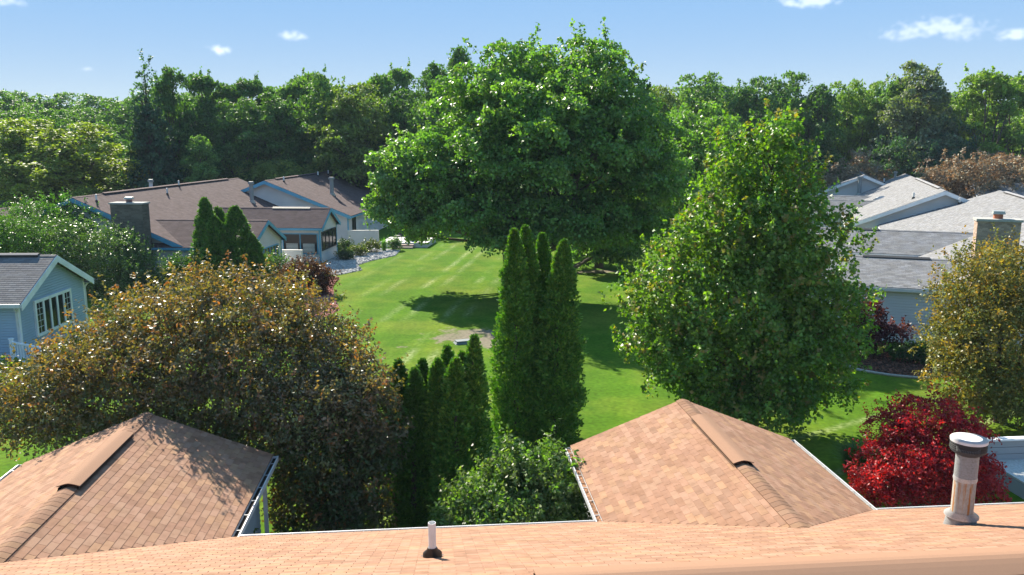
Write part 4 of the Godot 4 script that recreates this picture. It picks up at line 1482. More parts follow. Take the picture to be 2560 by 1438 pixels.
func limbs(g: RandomNumberGenerator, blobs: Array, r0: float, fork: float, twigs := 3, stems := 1, spread := 0.0) -> Build:
	# trunk(s), a limb into every ellipsoid and a few branches towards its rim
	var b := Build.new()
	var heads := []
	for k in stems:
		var a := TAU * (k + g.randf() * 0.5) / stems
		var foot := Vector3(cos(a), 0, sin(a)) * spread * 0.25
		var head := Vector3(cos(a) * spread, fork, sin(a) * spread)
		var bend := Vector3(g.randf_range(-1, 1), 0, g.randf_range(-1, 1)) * r0 * 0.6
		b.tube([foot - Vector3.UP * 0.15, foot + Vector3.UP * 0.08, foot.lerp(head, 0.3) + bend, foot.lerp(head, 0.7) + bend * 0.6, head], [r0 * 1.5, r0 * 1.15, r0 * 0.95, r0 * 0.85, r0 * 0.75], 9)
		heads.append(head)
	for bl in blobs:
		var c: Vector3 = bl[0]
		var r: Vector3 = bl[1]
		var from: Vector3 = heads[0]
		for h in heads:
			if (h as Vector3).distance_to(c) < from.distance_to(c):
				from = h
		var j := Vector3(g.randf_range(-1, 1), g.randf_range(-0.3, 0.5), g.randf_range(-1, 1)) * r.x * 0.18
		b.tube([from - Vector3.UP * r0, from.lerp(c, 0.35) + j + Vector3.UP * r.y * 0.1, from.lerp(c, 0.7) + j * 0.6, c], [r0 * 0.6, r0 * 0.45, r0 * 0.33, r0 * 0.22], 7)
		for k in twigs:
			var d := unit(g)
			d.y = absf(d.y) * 0.9 - 0.15
			var e := c + d * r * 0.85
			var st := from.lerp(c, g.randf_range(0.55, 1.0))
			b.tube([st, st.lerp(e, 0.5) + unit(g) * r.x * 0.1, e], [r0 * 0.24, r0 * 0.15, r0 * 0.05], 5)
	return b


func tree(called: String, label: String, category: String, at: Vector3, blobs: Array, leaves: ArrayMesh, leaf_m: Material, wood: Build, bark: Material, group := "", crown := "crown") -> Node3D:
	var t := thing(called, label, category, at, 0.0, group)
	part("trunk", wood, bark, t)
	part(crown, leaves, leaf_m, t).set_meta("kind", "stuff")
	return t


func column_foliage(g: RandomNumberGenerator, h: float, r: float, count: int, ll: float, lw: float, cols: Array) -> ArrayMesh:
	# upright flat sprays crowding a tapering lumpy column
	var b := PackedVector3Array(); var nn := PackedVector3Array(); var cc := PackedColorArray(); var ii := PackedInt32Array()
	b.resize(count * 4); nn.resize(count * 4); cc.resize(count * 4); ii.resize(count * 6)
	var lean := Vector3(g.randf_range(-0.03, 0.03), 0, g.randf_range(-0.03, 0.03))
	var off := g.randf() * 100.0
	var per := 0
	var ca := 0.0; var ct := 0.0; var cd := 0.0
	for w in count:
		var t := pow(g.randf(), 1.15)
		var a := g.randf() * TAU
		var prof := column_profile(t)
		if per == 0:
			ca = a
			ct = t
			per = g.randi_range(24, 60)
			cd = g.randf_range(-0.2, 0.24)
		per -= 1
		t = clampf(ct + g.randf_range(-0.14, 0.14) * (1.0 + ll) / h, 0.0, 1.0)
		a = ca + g.randf_range(-0.15, 0.15) * (1.0 + ll * 2.0) / maxf(r * prof, 0.12)
		prof = column_profile(t)
		var lump := cd + noise.get_noise_3d(cos(a) * 26.0 + off, t * h * 34.0, sin(a) * 26.0) * 0.4
		var rad := r * prof * (1.0 + lump) * (1.0 - 0.6 * pow(g.randf(), 2.2))
		var d := Vector3(cos(a), 0, sin(a))
		var pos := d * rad + Vector3(0, t * h, 0) + lean * (t * h)
		var up := (Vector3.UP * g.randf_range(0.3, 0.9) + d * g.randf_range(0.3, 1.0) + unit(g) * 0.6).normalized()
		var m := (d * 0.7 + unit(g)).normalized()
		m = (m - up * up.dot(m)).normalized()
		var s := up.cross(m)
		var ln := ll * g.randf_range(0.6, 1.3)
		var wd := lw * g.randf_range(0.7, 1.3) * 0.5
		var col: Color = (cols[g.randi() % cols.size()] as Color) * (g.randf_range(0.7, 1.3) * 2.0)
		var v4 := w * 4
		b[v4] = pos; b[v4 + 1] = pos + up * ln * 0.55 + s * wd; b[v4 + 2] = pos + up * ln; b[v4 + 3] = pos + up * ln * 0.55 - s * wd
		for k in 4:
			nn[v4 + k] = m
			cc[v4 + k] = col
		var i6 := w * 6
		ii[i6] = v4; ii[i6 + 1] = v4 + 2; ii[i6 + 2] = v4 + 1
		ii[i6 + 3] = v4; ii[i6 + 4] = v4 + 3; ii[i6 + 5] = v4 + 2
	var arr := []
	arr.resize(Mesh.ARRAY_MAX)
	arr[Mesh.ARRAY_VERTEX] = b; arr[Mesh.ARRAY_NORMAL] = nn; arr[Mesh.ARRAY_COLOR] = cc; arr[Mesh.ARRAY_INDEX] = ii
	var mesh := ArrayMesh.new()
	mesh.add_surface_from_arrays(Mesh.PRIMITIVE_TRIANGLES, arr)
	return mesh


func column_profile(t: float) -> float:
	return minf(1.0, 0.8 + t * 1.2) * pow(clampf(1.0 - pow(t, 2.6), 0.0, 1.0), 0.75) * (1.0 - 0.18 * t) + 0.02


func columns(list: Array, group: String, label: Callable, category: String, seed_: int, density: float, cols: Array, m: Material, ll := 0.115, lw := 0.06) -> void:
	# list: [x, z, height, radius]
	var g := RandomNumberGenerator.new()
	g.seed = seed_
	for k in list.size():
		var a: Array = list[k]
		var t := thing("arborvitae", label.call(k), category, Vector3(a[0], 0, a[1]), 0.0, group)
		var st := Build.new()
		st.tube([Vector3(0, -0.1, 0), Vector3(0, a[2] * 0.5, 0), Vector3(0, a[2] * 0.9, 0)], [0.09, 0.06, 0.015], 7)
		part("trunk", st, M.bark, t)
		var area: float = a[2] * a[3] * 6.0
		part("foliage", column_foliage(g, a[2], a[3], int(area * density), ll, lw, cols), m, t).set_meta("kind", "stuff")


func blob(px: float, py: float, depth: float, base: Vector3, r: Vector3) -> Array:
	# ellipsoid seen at a pixel, depth metres ahead, relative to the tree's base
	var h := height_at(py, depth)
	return [Vector3(across(px, depth, h), h, -depth) - base, r]


func G(r: float, g: float, b: float) -> Color:
	return Color(r, g, b)


func big_maples() -> void:
	var g := RandomNumberGenerator.new()
	g.seed = 31
	var cols := [G(0.115, 0.2, 0.055), G(0.145, 0.23, 0.06), G(0.10, 0.175, 0.055), G(0.18, 0.255, 0.07)]
	var opt := {"tip": G(0.2, 0.2, 0.05), "tip_share": 0.12, "droop": 0.35, "flat": 0.5, "inner": 0.5, "bump": 0.18, "shoots": 0.15}
	# the broad one; its trunk stands behind the tall arborvitae
	var d := 50.0
	var base := Vector3(across(1345, d), 0, -d)
	var bl := [blob(1300, 208, d + 1, base, Vector3(3.4, 2.5, 3.6)), blob(1475, 205, d + 1, base, Vector3(2.8, 2.6, 3.2)), blob(1380, 300, d, base, Vector3(5.2, 3.6, 5.4)), blob(1565, 350, d, base, Vector3(3.0, 2.8, 3.6)), blob(1190, 300, d + 1, base, Vector3(3.2, 2.8, 3.6)), blob(1450, 420, d - 2, base, Vector3(5.0, 2.6, 5.4)), blob(1360, 330, d - 4, base, Vector3(3.6, 3.0, 3.4)), blob(1500, 340, d - 3, base, Vector3(3.0, 2.6, 3.2)), blob(1600, 460, d, base, Vector3(2.5, 2.2, 3.2)), blob(1240, 420, d - 2, base, Vector3(4.0, 2.6, 4.2)),
		blob(1130, 420, d, base, Vector3(2.8, 2.3, 3.4)), blob(1280, 530, d - 3, base, Vector3(3.4, 1.3, 3.2)), blob(1460, 540, d - 2, base, Vector3(4.0, 1.2, 3.6)), blob(1580, 545, d - 1, base, Vector3(2.4, 0.9, 2.6)), blob(1225, 595, d - 2, base, Vector3(1.2, 0.7, 1.4)), blob(1160, 520, d - 1, base, Vector3(2.2, 1.2, 2.4)), blob(1350, 585, d - 4, base, Vector3(2.4, 0.7, 2.2)), blob(1500, 585, d - 2, base, Vector3(2.8, 0.7, 2.4)), blob(1235, 600, d - 3, base, Vector3(1.5, 0.6, 1.6)), blob(1600, 580, d, base, Vector3(1.8, 0.7, 1.8))]
	tree("maple_tree", "broad tall maple spreading behind the four tall arborvitae columns", "tree", base, bl, foliage(g, boughs(g, bl, 11), 4200, 34, 0.6, 0.21, 0.165, cols, opt), M.maple_leaf, limbs(g, bl, 0.34, 2.8, 5), M.bark)
	# its neighbour reaching out over the lawn towards the screen wall
	d = 52.5
	base = Vector3(across(1262, 54), 0, -54)
	bl = [blob(1045, 415, d, base, Vector3(2.5, 1.9, 3.0)), blob(985, 470, d, base, Vector3(1.5, 1.4, 2.0)), blob(950, 525, d, base, Vector3(0.9, 0.8, 1.5)), blob(1090, 480, d - 1, base, Vector3(2.4, 1.9, 2.6)), blob(1120, 390, d, base, Vector3(2.2, 2.0, 2.6)), blob(1010, 540, d - 1, base, Vector3(1.6, 0.8, 2)), blob(1095, 555, d - 1, base, Vector3(2.0, 0.7, 2)), blob(1170, 530, d - 1, base, Vector3(2.2, 1.2, 2.4)), blob(1060, 590, d, base, Vector3(0.9, 0.4, 1.2))]
	tree("maple_tree", "rounded sunlit maple reaching over the lawn towards the screen wall", "tree", base, bl, foliage(g, boughs(g, bl, 11), 1700, 28, 0.5, 0.22, 0.175, [G(0.17, 0.25, 0.09), G(0.2, 0.28, 0.10), G(0.14, 0.22, 0.075)], opt), M.maple_leaf, limbs(g, bl, 0.24, 2.4, 4), M.bark)
	# the one whose bare trunk shows over the shaded lawn
	d = 60.0
	base = Vector3(across(1497, d), 0, -d)
	bl = [blob(1560, 430, d, base, Vector3(3.4, 2.8, 3.4)), blob(1650, 450, d, base, Vector3(2.4, 2.4, 2.8)), blob(1500, 470, d, base, Vector3(3.2, 2.4, 3)), blob(1620, 540, d, base, Vector3(2.6, 1.3, 2.6)), blob(1540, 560, d - 1, base, Vector3(2.4, 0.9, 2.2)), blob(1565, 615, d - 1, base, Vector3(1.6, 0.6, 1.4)), blob(1450, 640, d - 1, base, Vector3(1.3, 0.45, 1.0))]
	tree("maple_tree", "maple with a bare leaning trunk over the shaded lawn", "tree", base, bl, foliage(g, boughs(g, bl, 11), 1100, 28, 0.62, 0.25, 0.2, cols, opt), M.maple_leaf, limbs(g, bl, 0.3, 2.8, 5), M.bark)
	# one further back seen past the right side
	d = 76.0
	base = Vector3(across(1730, d), 0, -d)
	bl = [blob(1740, 340, d, base, Vector3(3.4, 2.8, 4)), blob(1700, 420, d, base, Vector3(3.6, 2.8, 4)), blob(1775, 460, d, base, Vector3(3.0, 2.8, 3.4)), blob(1720, 530, d, base, Vector3(3.6, 2.0, 3.5))]
	tree("maple_tree", "rounded light green maple between the broad maple and the young maple", "tree", base, bl, foliage(g, boughs(g, bl, 11), 900, 28, 0.7, 0.29, 0.23, [G(0.14, 0.22, 0.055), G(0.165, 0.24, 0.06), G(0.11, 0.18, 0.05)], opt), M.maple_leaf, limbs(g, bl, 0.25, 3.0, 4), M.bark)
	# low multi-stemmed one arching out of the shade
	base = Vector3(across(1415, 57.5), 0, -57.5)
	bl = [blob(1545, 630, 57, base, Vector3(1.7, 0.55, 1.3)), blob(1490, 600, 57.5, base, Vector3(1.5, 0.6, 1.3))]
	var arms := Build.new()
	for k in 4:
		var e := Vector3(1.6 + k * 0.6, 1.1 + k * 0.35, 0.5 - k * 0.3)
		arms.tube([Vector3(0.12 * k, -0.1, 0), Vector3(0.35 + 0.12 * k, 0.25 + 0.1 * k, 0), Vector3(e.x * 0.6, e.y * 0.55, e.z * 0.5), e, e + Vector3(0.9, 0.5, 0.1)], [0.16, 0.13, 0.10, 0.07, 0.03], 7)
	tree("maple_sapling", "low multi-stemmed maple arching over the shaded lawn beside the arborvitae columns", "tree", base, bl, foliage(g, bl, 260, 26, 0.5, 0.23, 0.18, cols, opt), M.maple_leaf, arms, M.bark)
	# trunk behind in the shade
	base = Vector3(across(1432, 68), 0, -68)
	bl = [[Vector3(0, 7.0, 0), Vector3(3.4, 2.4, 3.4)], [Vector3(-1, 9, 1), Vector3(3, 2.4, 3)]]
	tree("maple_tree", "slim shaded maple standing behind the bare leaning trunk", "tree", base, bl, foliage(g, boughs(g, bl, 11), 320, 26, 0.7, 0.29, 0.23, cols, opt), M.maple_leaf, limbs(g, bl, 0.22, 3.2, 4), M.bark)


func young_maple() -> void:
	var g := RandomNumberGenerator.new()
	g.seed = 41
	var d := 26.0
	var base := Vector3(across(1880, d), 0, -d)
	var bl := [blob(1935, 375, d, base, Vector3(0.95, 1.0, 0.95)), blob(1850, 440, d, base, Vector3(0.95, 1.0, 1.0)), blob(1985, 470, d, base, Vector3(0.6, 0.6, 0.7)), blob(1900, 545, d, base, Vector3(1.7, 1.35, 1.8)), blob(1790, 600, d, base, Vector3(1.4, 1.2, 1.5)),
		blob(1980, 640, d, base, Vector3(1.7, 1.4, 1.8)), blob(1830, 720, d - 0.3, base, Vector3(2.3, 1.6, 2.3)), blob(1680, 740, d, base, Vector3(1.2, 1.2, 1.3)), blob(2030, 760, d, base, Vector3(1.5, 1.3, 1.7)), blob(1640, 830, d, base, Vector3(1.2, 0.9, 1.2)), blob(1760, 880, d - 0.5, base, Vector3(2.0, 1.2, 2.0)), blob(1950, 880, d - 0.5, base, Vector3(2.0, 1.2, 2.0)), blob(2060, 870, d, base, Vector3(1.2, 0.9, 1.2)), blob(1900, 985, d - 0.6, base, Vector3(1.7, 0.7, 1.6)), blob(1700, 950, d - 0.2, base, Vector3(1.1, 0.6, 1.2)), blob(2060, 975, d - 0.2, base, Vector3(1.0, 0.45, 1.0)), blob(1880, 1020, d - 1.0, base, Vector3(1.6, 0.5, 1.4)), blob(1780, 1000, d - 0.6, base, Vector3(1.1, 0.5, 1.1))]
	var cols := [G(0.135, 0.25, 0.05), G(0.165, 0.275, 0.055), G(0.11, 0.215, 0.045), G(0.20, 0.29, 0.065)]
	var opt := {"tip": G(0.33, 0.22, 0.09), "tip_share": 0.35, "droop": 0.4, "flat": 0.8, "inner": 0.42, "bump": 0.36, "grain": 0.8, "shoots": 0.62, "floor": 0.45}
	tree("young_maple_tree", "pyramid shaped bright green maple with reddish shoot tips", "tree", base, bl, foliage(g, bl, 3600, 23, 0.34, 0.13, 0.105, cols, opt), M.young_leaf, limbs(g, bl, 0.13, 1.6, 5), M.bark)


func bronze_trees() -> void:
	var g := RandomNumberGenerator.new()
	g.seed = 51
	var d := 20.0
	var base := Vector3(across(560, d), 0, -d)
	var bl := [blob(560, 790, d, base, Vector3(1.9, 1.15, 1.8)), blob(390, 820, d + 0.3, base, Vector3(1.5, 0.95, 1.6)), blob(720, 810, d, base, Vector3(1.1, 0.95, 1.3)), blob(270, 900, d, base, Vector3(1.5, 1.0, 1.6)), blob(130, 985, d - 0.5, base, Vector3(1.3, 0.9, 1.4)), blob(60, 1060, d - 0.7, base, Vector3(0.9, 0.8, 1.0)),
		blob(430, 920, d - 0.9, base, Vector3(2.3, 1.1, 1.6)), blob(640, 920, d - 0.9, base, Vector3(2.2, 1.2, 1.7)), blob(820, 900, d - 0.5, base, Vector3(1.1, 1.0, 1.3)), blob(880, 990, d - 1.4, base, Vector3(1.0, 0.9, 1.3)), blob(300, 1000, d - 1.2, base, Vector3(1.9, 0.9, 1.3)), blob(560, 1020, d - 1.4, base, Vector3(2.2, 1.0, 1.3)), blob(780, 1040, d - 1.8, base, Vector3(1.5, 1.1, 1.4)), blob(200, 1080, d - 1.2, base, Vector3(1.6, 0.5, 1.0)), blob(420, 1090, d - 1.3, base, Vector3(2.2, 0.5, 1.0)), blob(640, 1120, d - 1.5, base, Vector3(1.6, 0.7, 1.0))]
	var cols := [G(0.165, 0.175, 0.10), G(0.14, 0.175, 0.085), G(0.195, 0.18, 0.12), G(0.12, 0.165, 0.075), G(0.23, 0.185, 0.125)]
	var opt := {"tip": G(0.33, 0.16, 0.075), "tip_share": 0.2, "droop": 0.2, "flat": 0.75, "inner": 0.45, "bump": 0.2, "shoots": 0.35, "floor": 0.9}
	tree("plum_tree", "wide bronze leaved tree overhanging the tan gabled wing", "tree", base, bl, foliage(g, bl, 5600, 19, 0.25, 0.095, 0.052, cols, opt), M.bronze_leaf, limbs(g, bl, 0.11, 1.0, 5, 4, 0.5), M.dark_bark)
	# darker tree standing in the courtyard
	d = 18.6
	base = Vector3(across(830, d), 0, -d)
	bl = [blob(880, 1060, d, base, Vector3(1.05, 1.0, 1.1)), blob(800, 1150, d - 0.3, base, Vector3(1.1, 0.9, 1.1)), blob(900, 1180, d, base, Vector3(0.9, 0.9, 1.0)), blob(760, 1230, d, base, Vector3(0.8, 0.7, 0.9)), blob(850, 1260, d, base, Vector3(0.9, 0.6, 0.9)), blob(950, 1110, d, base, Vector3(0.6, 0.6, 0.8)), blob(800, 1300, d, base, Vector3(1.1, 0.5, 1.1)), blob(920, 1280, d + 0.3, base, Vector3(0.8, 0.5, 0.9))]
	opt.floor = 0.15
	cols = [G(0.10, 0.145, 0.065), G(0.13, 0.14, 0.08), G(0.09, 0.155, 0.06), G(0.18, 0.155, 0.105)]
	tree("plum_tree", "dark purple-green tree filling the courtyard beside the tan wing's gutter", "tree", base, bl, foliage(g, bl, 1500, 19, 0.27, 0.11, 0.06, cols, opt), M.bronze_leaf, limbs(g, bl, 0.08, 0.6, 4, 3, 0.3), M.dark_bark)
	# golden bronze tree in front of the grey house
	d = 26.5
	base = Vector3(across(2500, d), 0, -d)
	bl = [blob(2500, 700, d, base, Vector3(1.6, 1.1, 1.7)), blob(2430, 760, d, base, Vector3(1.3, 1.1, 1.6)), blob(2590, 740, d, base, Vector3(1.7, 1.4, 1.8)), blob(2390, 860, d, base, Vector3(0.9, 1.0, 1.3)), blob(2500, 850, d - 0.8, base, Vector3(2.0, 1.3, 1.7)), blob(2640, 870, d, base, Vector3(1.8, 1.5, 2.0)), blob(2410, 940, d - 0.5, base, Vector3(1.1, 0.9, 1.3)), blob(2530, 970, d - 0.8, base, Vector3(1.6, 0.9, 1.6)), blob(2700, 800, d + 0.5, base, Vector3(2, 2, 2)), blob(2430, 1010, d - 0.6, base, Vector3(0.9, 0.55, 1.1)), blob(2520, 1030, d - 0.8, base, Vector3(1.2, 0.5, 1.2)), blob(2620, 980, d - 0.5, base, Vector3(1.4, 0.9, 1.4))]
	cols = [G(0.155, 0.205, 0.065), G(0.195, 0.215, 0.07), G(0.13, 0.185, 0.06), G(0.245, 0.225, 0.075)]
	opt.tip = G(0.3, 0.19, 0.04)
	opt.tip_share = 0.2
	opt.floor = 0.5
	tree("plum_tree", "golden bronze tree growing in front of the brick chimney", "tree", base, bl, foliage(g, bl, 3600, 19, 0.28, 0.105, 0.06, cols, opt), M.bronze_leaf, limbs(g, bl, 0.12, 1.4, 5, 2, 0.3), M.dark_bark)
	# purple shrub by the wall
	d = 35.0
	base = Vector3(across(2195, d), 0, -d)
	bl = [blob(2170, 790, d, base, Vector3(0.6, 0.75, 0.7)), blob(2235, 835, d - 0.3, base, Vector3(0.65, 0.42, 0.7)), blob(2175, 845, d, base, Vector3(0.7, 0.5, 0.7)), blob(2130, 820, d, base, Vector3(0.7, 0.7, 0.7))]
	cols = [G(0.10, 0.03, 0.045), G(0.07, 0.025, 0.035), G(0.16, 0.06, 0.075)]
	tree("smoke_bush", "purple leaved bush against the grey house's lap-board wall", "bush", base, bl, foliage(g, bl, 420, 16, 0.22, 0.12, 0.075, cols, {"shoots": 0.4, "inner": 0.4}), M.bronze_leaf, limbs(g, bl, 0.05, 0.5, 3, 3, 0.3), M.dark_bark)


func red_maple() -> void:
	var g := RandomNumberGenerator.new()
	g.seed = 61
	var d := 18.9
	var base := Vector3(across(2310, d), 0, -d)
	var bl := [blob(2320, 1050, d + 0.4, base, Vector3(0.95, 0.5, 0.9)), blob(2240, 1080, d + 0.6, base, Vector3(0.7, 0.45, 0.7)), blob(2400, 1090, d, base, Vector3(0.6, 0.5, 0.7)), blob(2300, 1140, d - 0.2, base, Vector3(1.25, 0.45, 1.1)), blob(2220, 1190, d - 0.4, base, Vector3(0.8, 0.35, 0.8)), blob(2370, 1200, d - 0.5, base, Vector3(1.0, 0.4, 0.9)), blob(2280, 1235, d - 0.6, base, Vector3(1.2, 0.35, 0.8)), blob(2440, 1230, d - 0.2, base, Vector3(0.6, 0.4, 0.7)), blob(2460, 1170, d, base, Vector3(0.45, 0.35, 0.6)), blob(2180, 1230, d - 0.3, base, Vector3(0.5, 0.25, 0.6))]
	var cols := [G(0.48, 0.04, 0.045), G(0.56, 0.06, 0.05), G(0.36, 0.03, 0.045), G(0.22, 0.025, 0.04)]
	tree("japanese_maple", "crimson leaved maple between the tan wing and the metal flue", "tree", base, bl, foliage(g, bl, 1900, 18, 0.19, 0.085, 0.042, cols, {"flat": 0.35, "droop": 0.3, "shoots": 0.2, "inner": 0.4, "bump": 0.25, "floor": 0.5, "gain": 1.5}), M.red_leaf, limbs(g, bl, 0.07, 0.6, 5, 2, 0.15), M.dark_bark)


func shrubs() -> void:
	var g := RandomNumberGenerator.new()
	g.seed = 71
	# courtyard shrub
	var d := 16.6
	var base := Vector3(across(1290, d), 0, -d)
	var bl := [blob(1340, 1170, d + 0.2, base, Vector3(0.7, 0.55, 0.7)), blob(1270, 1170, d + 0.3, base, Vector3(0.55, 0.5, 0.6)), blob(1230, 1240, d, base, Vector3(0.75, 0.55, 0.8)), blob(1380, 1230, d - 0.1, base, Vector3(0.65, 0.7, 0.8)), blob(1150, 1275, d - 0.2, base, Vector3(0.5, 0.4, 0.6)), blob(1300, 1290, d - 0.6, base, Vector3(1.15, 0.6, 0.8)), blob(1410, 1300, d - 0.5, base, Vector3(0.5, 0.6, 0.7)), blob(1180, 1310, d - 0.6, base, Vector3(0.8, 0.4, 0.7))]
	var cols := [G(0.13, 0.20, 0.055), G(0.16, 0.225, 0.07), G(0.095, 0.165, 0.05), G(0.21, 0.24, 0.09)]
	tree("lilac_shrub", "leafy green shrub between the two tan wings", "shrub", base, bl, foliage(g, bl, 1500, 17, 0.2, 0.10, 0.055, cols, {"shoots": 0.4, "inner": 0.4, "floor": 0.4}), M.shrub_leaf, limbs(g, bl, 0.05, 0.5, 4, 4, 0.4), M.bark)
	# big shrub mass left, split as three bushes
	var list := [
		["viburnum_bush", "tall glossy dark green bush beneath the grey chimney", 230, 49.0, [[190, 610, 2.6, 1.6], [280, 640, 2.0, 1.6], [130, 610, 2.2, 1.5], [250, 670, 2.6, 1.5], [350, 690, 1.7, 1.5], [300, 720, 2.4, 1.3], [180, 690, 2.4, 1.4], [400, 730, 1.2, 1.0]], [G(0.095, 0.14, 0.045), G(0.13, 0.17, 0.06), G(0.10, 0.15, 0.05)], 1500],
		["hazel_bush", "lighter green upright bush behind the blue house's ridge", 120, 53.0, [[130, 545, 2.0, 1.5], [70, 560, 1.8, 1.4], [190, 560, 1.8, 1.1], [110, 610, 2.4, 1.4]], [G(0.075, 0.15, 0.03), G(0.10, 0.18, 0.035), G(0.06, 0.12, 0.03)], 700],
		["leafy_shrub", "green shrub overhanging the blue house's ridge", 20, 46.0, [[20, 600, 1.8, 1.3], [-40, 610, 1.6, 1.4], [60, 620, 1.4, 0.9]], [G(0.07, 0.13, 0.03), G(0.09, 0.15, 0.035)], 450],
		["leafy_shrub", "shaded green shrub between the chimney bush and the stout arborvitae", 455, 49.0, [[455, 680, 1.0, 1.0], [425, 700, 0.9, 0.9], [480, 700, 0.8, 0.9]], [G(0.05, 0.10, 0.025), G(0.07, 0.12, 0.03)], 260],
		["leafy_shrub", "pale green shrub under the olive window", 680, 51.0, [[680, 670, 0.8, 0.9], [655, 700, 0.9, 0.8], [700, 705, 0.7, 0.7]], [G(0.13, 0.19, 0.07), G(0.10, 0.16, 0.05)], 260],
		["barberry_bush", "dark maroon bush in front of the sun room", 765, 49.5, [[760, 690, 1.2, 0.95], [800, 700, 0.8, 0.85], [725, 705, 0.8, 0.8], [770, 735, 1.3, 0.6]], [G(0.11, 0.035, 0.025), G(0.16, 0.055, 0.03), G(0.07, 0.025, 0.022)], 620],
	]
	for a in list:
		d = a[3]
		base = Vector3(across(a[2], d), 0, -d)
		bl = []
		for q in a[4]:
			bl.append(blob(q[0], q[1], d, base, Vector3(q[2], q[3], q[2])))
		tree(a[0], a[1], "bush" if a[0] != "leafy_shrub" else "shrub", base, bl, foliage(g, bl, int(a[6] * 1.5), 17, 0.26, 0.13, 0.075, a[5], {"shoots": 0.3, "inner": 0.45, "floor": 0.1}), M.glossy_leaf if a[0] == "viburnum_bush" else M.shrub_leaf, limbs(g, bl, 0.05, 0.4, 2, 3, 0.3), M.bark, "", "foliage")
	# small clipped shrubs in the gravel bed and other low planting
	var low := [
		["box_shrub", "small dark shrub at the sun room's outer corner", 862, 650, 0.75, 0.55, [G(0.045, 0.075, 0.025), G(0.06, 0.09, 0.03)]],
		["box_shrub", "olive shrub in the pale gravel next to the outer corner shrub", 895, 640, 0.75, 0.6, [G(0.10, 0.12, 0.035), G(0.13, 0.13, 0.04)]],
		["box_shrub", "rounded olive-brown shrub against the screen wall", 926, 632, 0.85, 0.75, [G(0.10, 0.11, 0.035), G(0.12, 0.11, 0.04)]],
		["box_shrub", "dark rounded shrub tucked beside the blue corner post", 858, 632, 0.9, 0.8, [G(0.03, 0.05, 0.02), G(0.05, 0.07, 0.025)]],
		["box_shrub", "grey-green tuft at the end of the gravel bed", 985, 626, 0.6, 0.7, [G(0.10, 0.16, 0.05), G(0.12, 0.18, 0.06)]],
		["box_shrub", "low dark shrub beside the patio steps under the maple", 1035, 612, 0.9, 0.6, [G(0.05, 0.09, 0.03), G(0.07, 0.11, 0.03)]],
		["juniper_shrub", "low dark evergreen in the bed under the lap-board wall", 2265, 900, 0.9, 0.5, [G(0.03, 0.065, 0.025), G(0.045, 0.085, 0.03)]],
		["juniper_shrub", "second low evergreen under the lap-board wall, nearer the golden tree", 2330, 905, 0.9, 0.55, [G(0.03, 0.065, 0.025), G(0.05, 0.09, 0.03)]],
		["spirea_shrub", "yellow-green mound beside the blue house's railing", 35, 945, 0.75, 0.5, [G(0.30, 0.28, 0.03), G(0.22, 0.24, 0.03)]],
		["spirea_shrub", "second yellow-green mound below the deck", 8, 990, 0.6, 0.45, [G(0.30, 0.28, 0.03), G(0.22, 0.24, 0.03)]],
	]
	for a in low:
		var at := on_ground(a[2], a[3])
		bl = [[Vector3(0, a[5] * 0.75, 0), Vector3(a[4], a[5] * 0.75, a[4])], [Vector3(a[4] * 0.3, a[5] * 0.6, a[4] * 0.2), Vector3(a[4] * 0.7, a[5] * 0.6, a[4] * 0.7)]]
		var t := thing(a[0], a[1], "shrub", at)
		part("stems", limbs(g, bl, 0.03, 0.15, 3, 3, 0.15), M.bark, t)
		part("foliage", foliage(g, bl, 140, 14, 0.16, 0.11, 0.07, a[6], {"inner": 0.5, "floor": 0.05, "shoots": 0.2}), M.shrub_leaf, t).set_meta("kind", "stuff")
	grass_clump("tuft_grass", "tall arching green grass clump against the crimson maple", on_ground(2135, 1185), 1.0, 0.7, 500, [G(0.05, 0.10, 0.03), G(0.08, 0.13, 0.04)], g)
	grass_clump("iris_clump", "upright bright green sword leaves beside the screen wall's end", on_ground(960, 628), 1.3, 0.45, 220, [G(0.10, 0.22, 0.04), G(0.14, 0.27, 0.05)], g)


func grass_clump(called: String, label: String, at: Vector3, h: float, spread: float, count: int, cols: Array, g: RandomNumberGenerator) -> void:
	var t := thing(called, label, "grass", at)
	var b := Build.new()
	for k in count:
		var a := g.randf() * TAU
		var d := Vector3(cos(a), 0, sin(a))
		var p := d * g.randf() * spread * 0.35
		var hh := h * g.randf_range(0.5, 1.1)
		var lean := g.randf_range(0.2, 1.0) * spread
		var s := d.cross(Vector3.UP) * 0.008
		var q := p + d * lean * 0.35 + Vector3.UP * hh * 0.7
		var r := p + d * lean + Vector3.UP * hh * g.randf_range(0.75, 1.0)
		var col: Color = (cols[g.randi() % cols.size()] as Color) * (g.randf_range(0.7, 1.3) * 2.0)
		b.quad(p - s, p + s, q + s, q - s, col)
		b.tri(q - s, q + s, r, col)
	part("blades", b, M.shrub_leaf, t).set_meta("kind", "stuff")


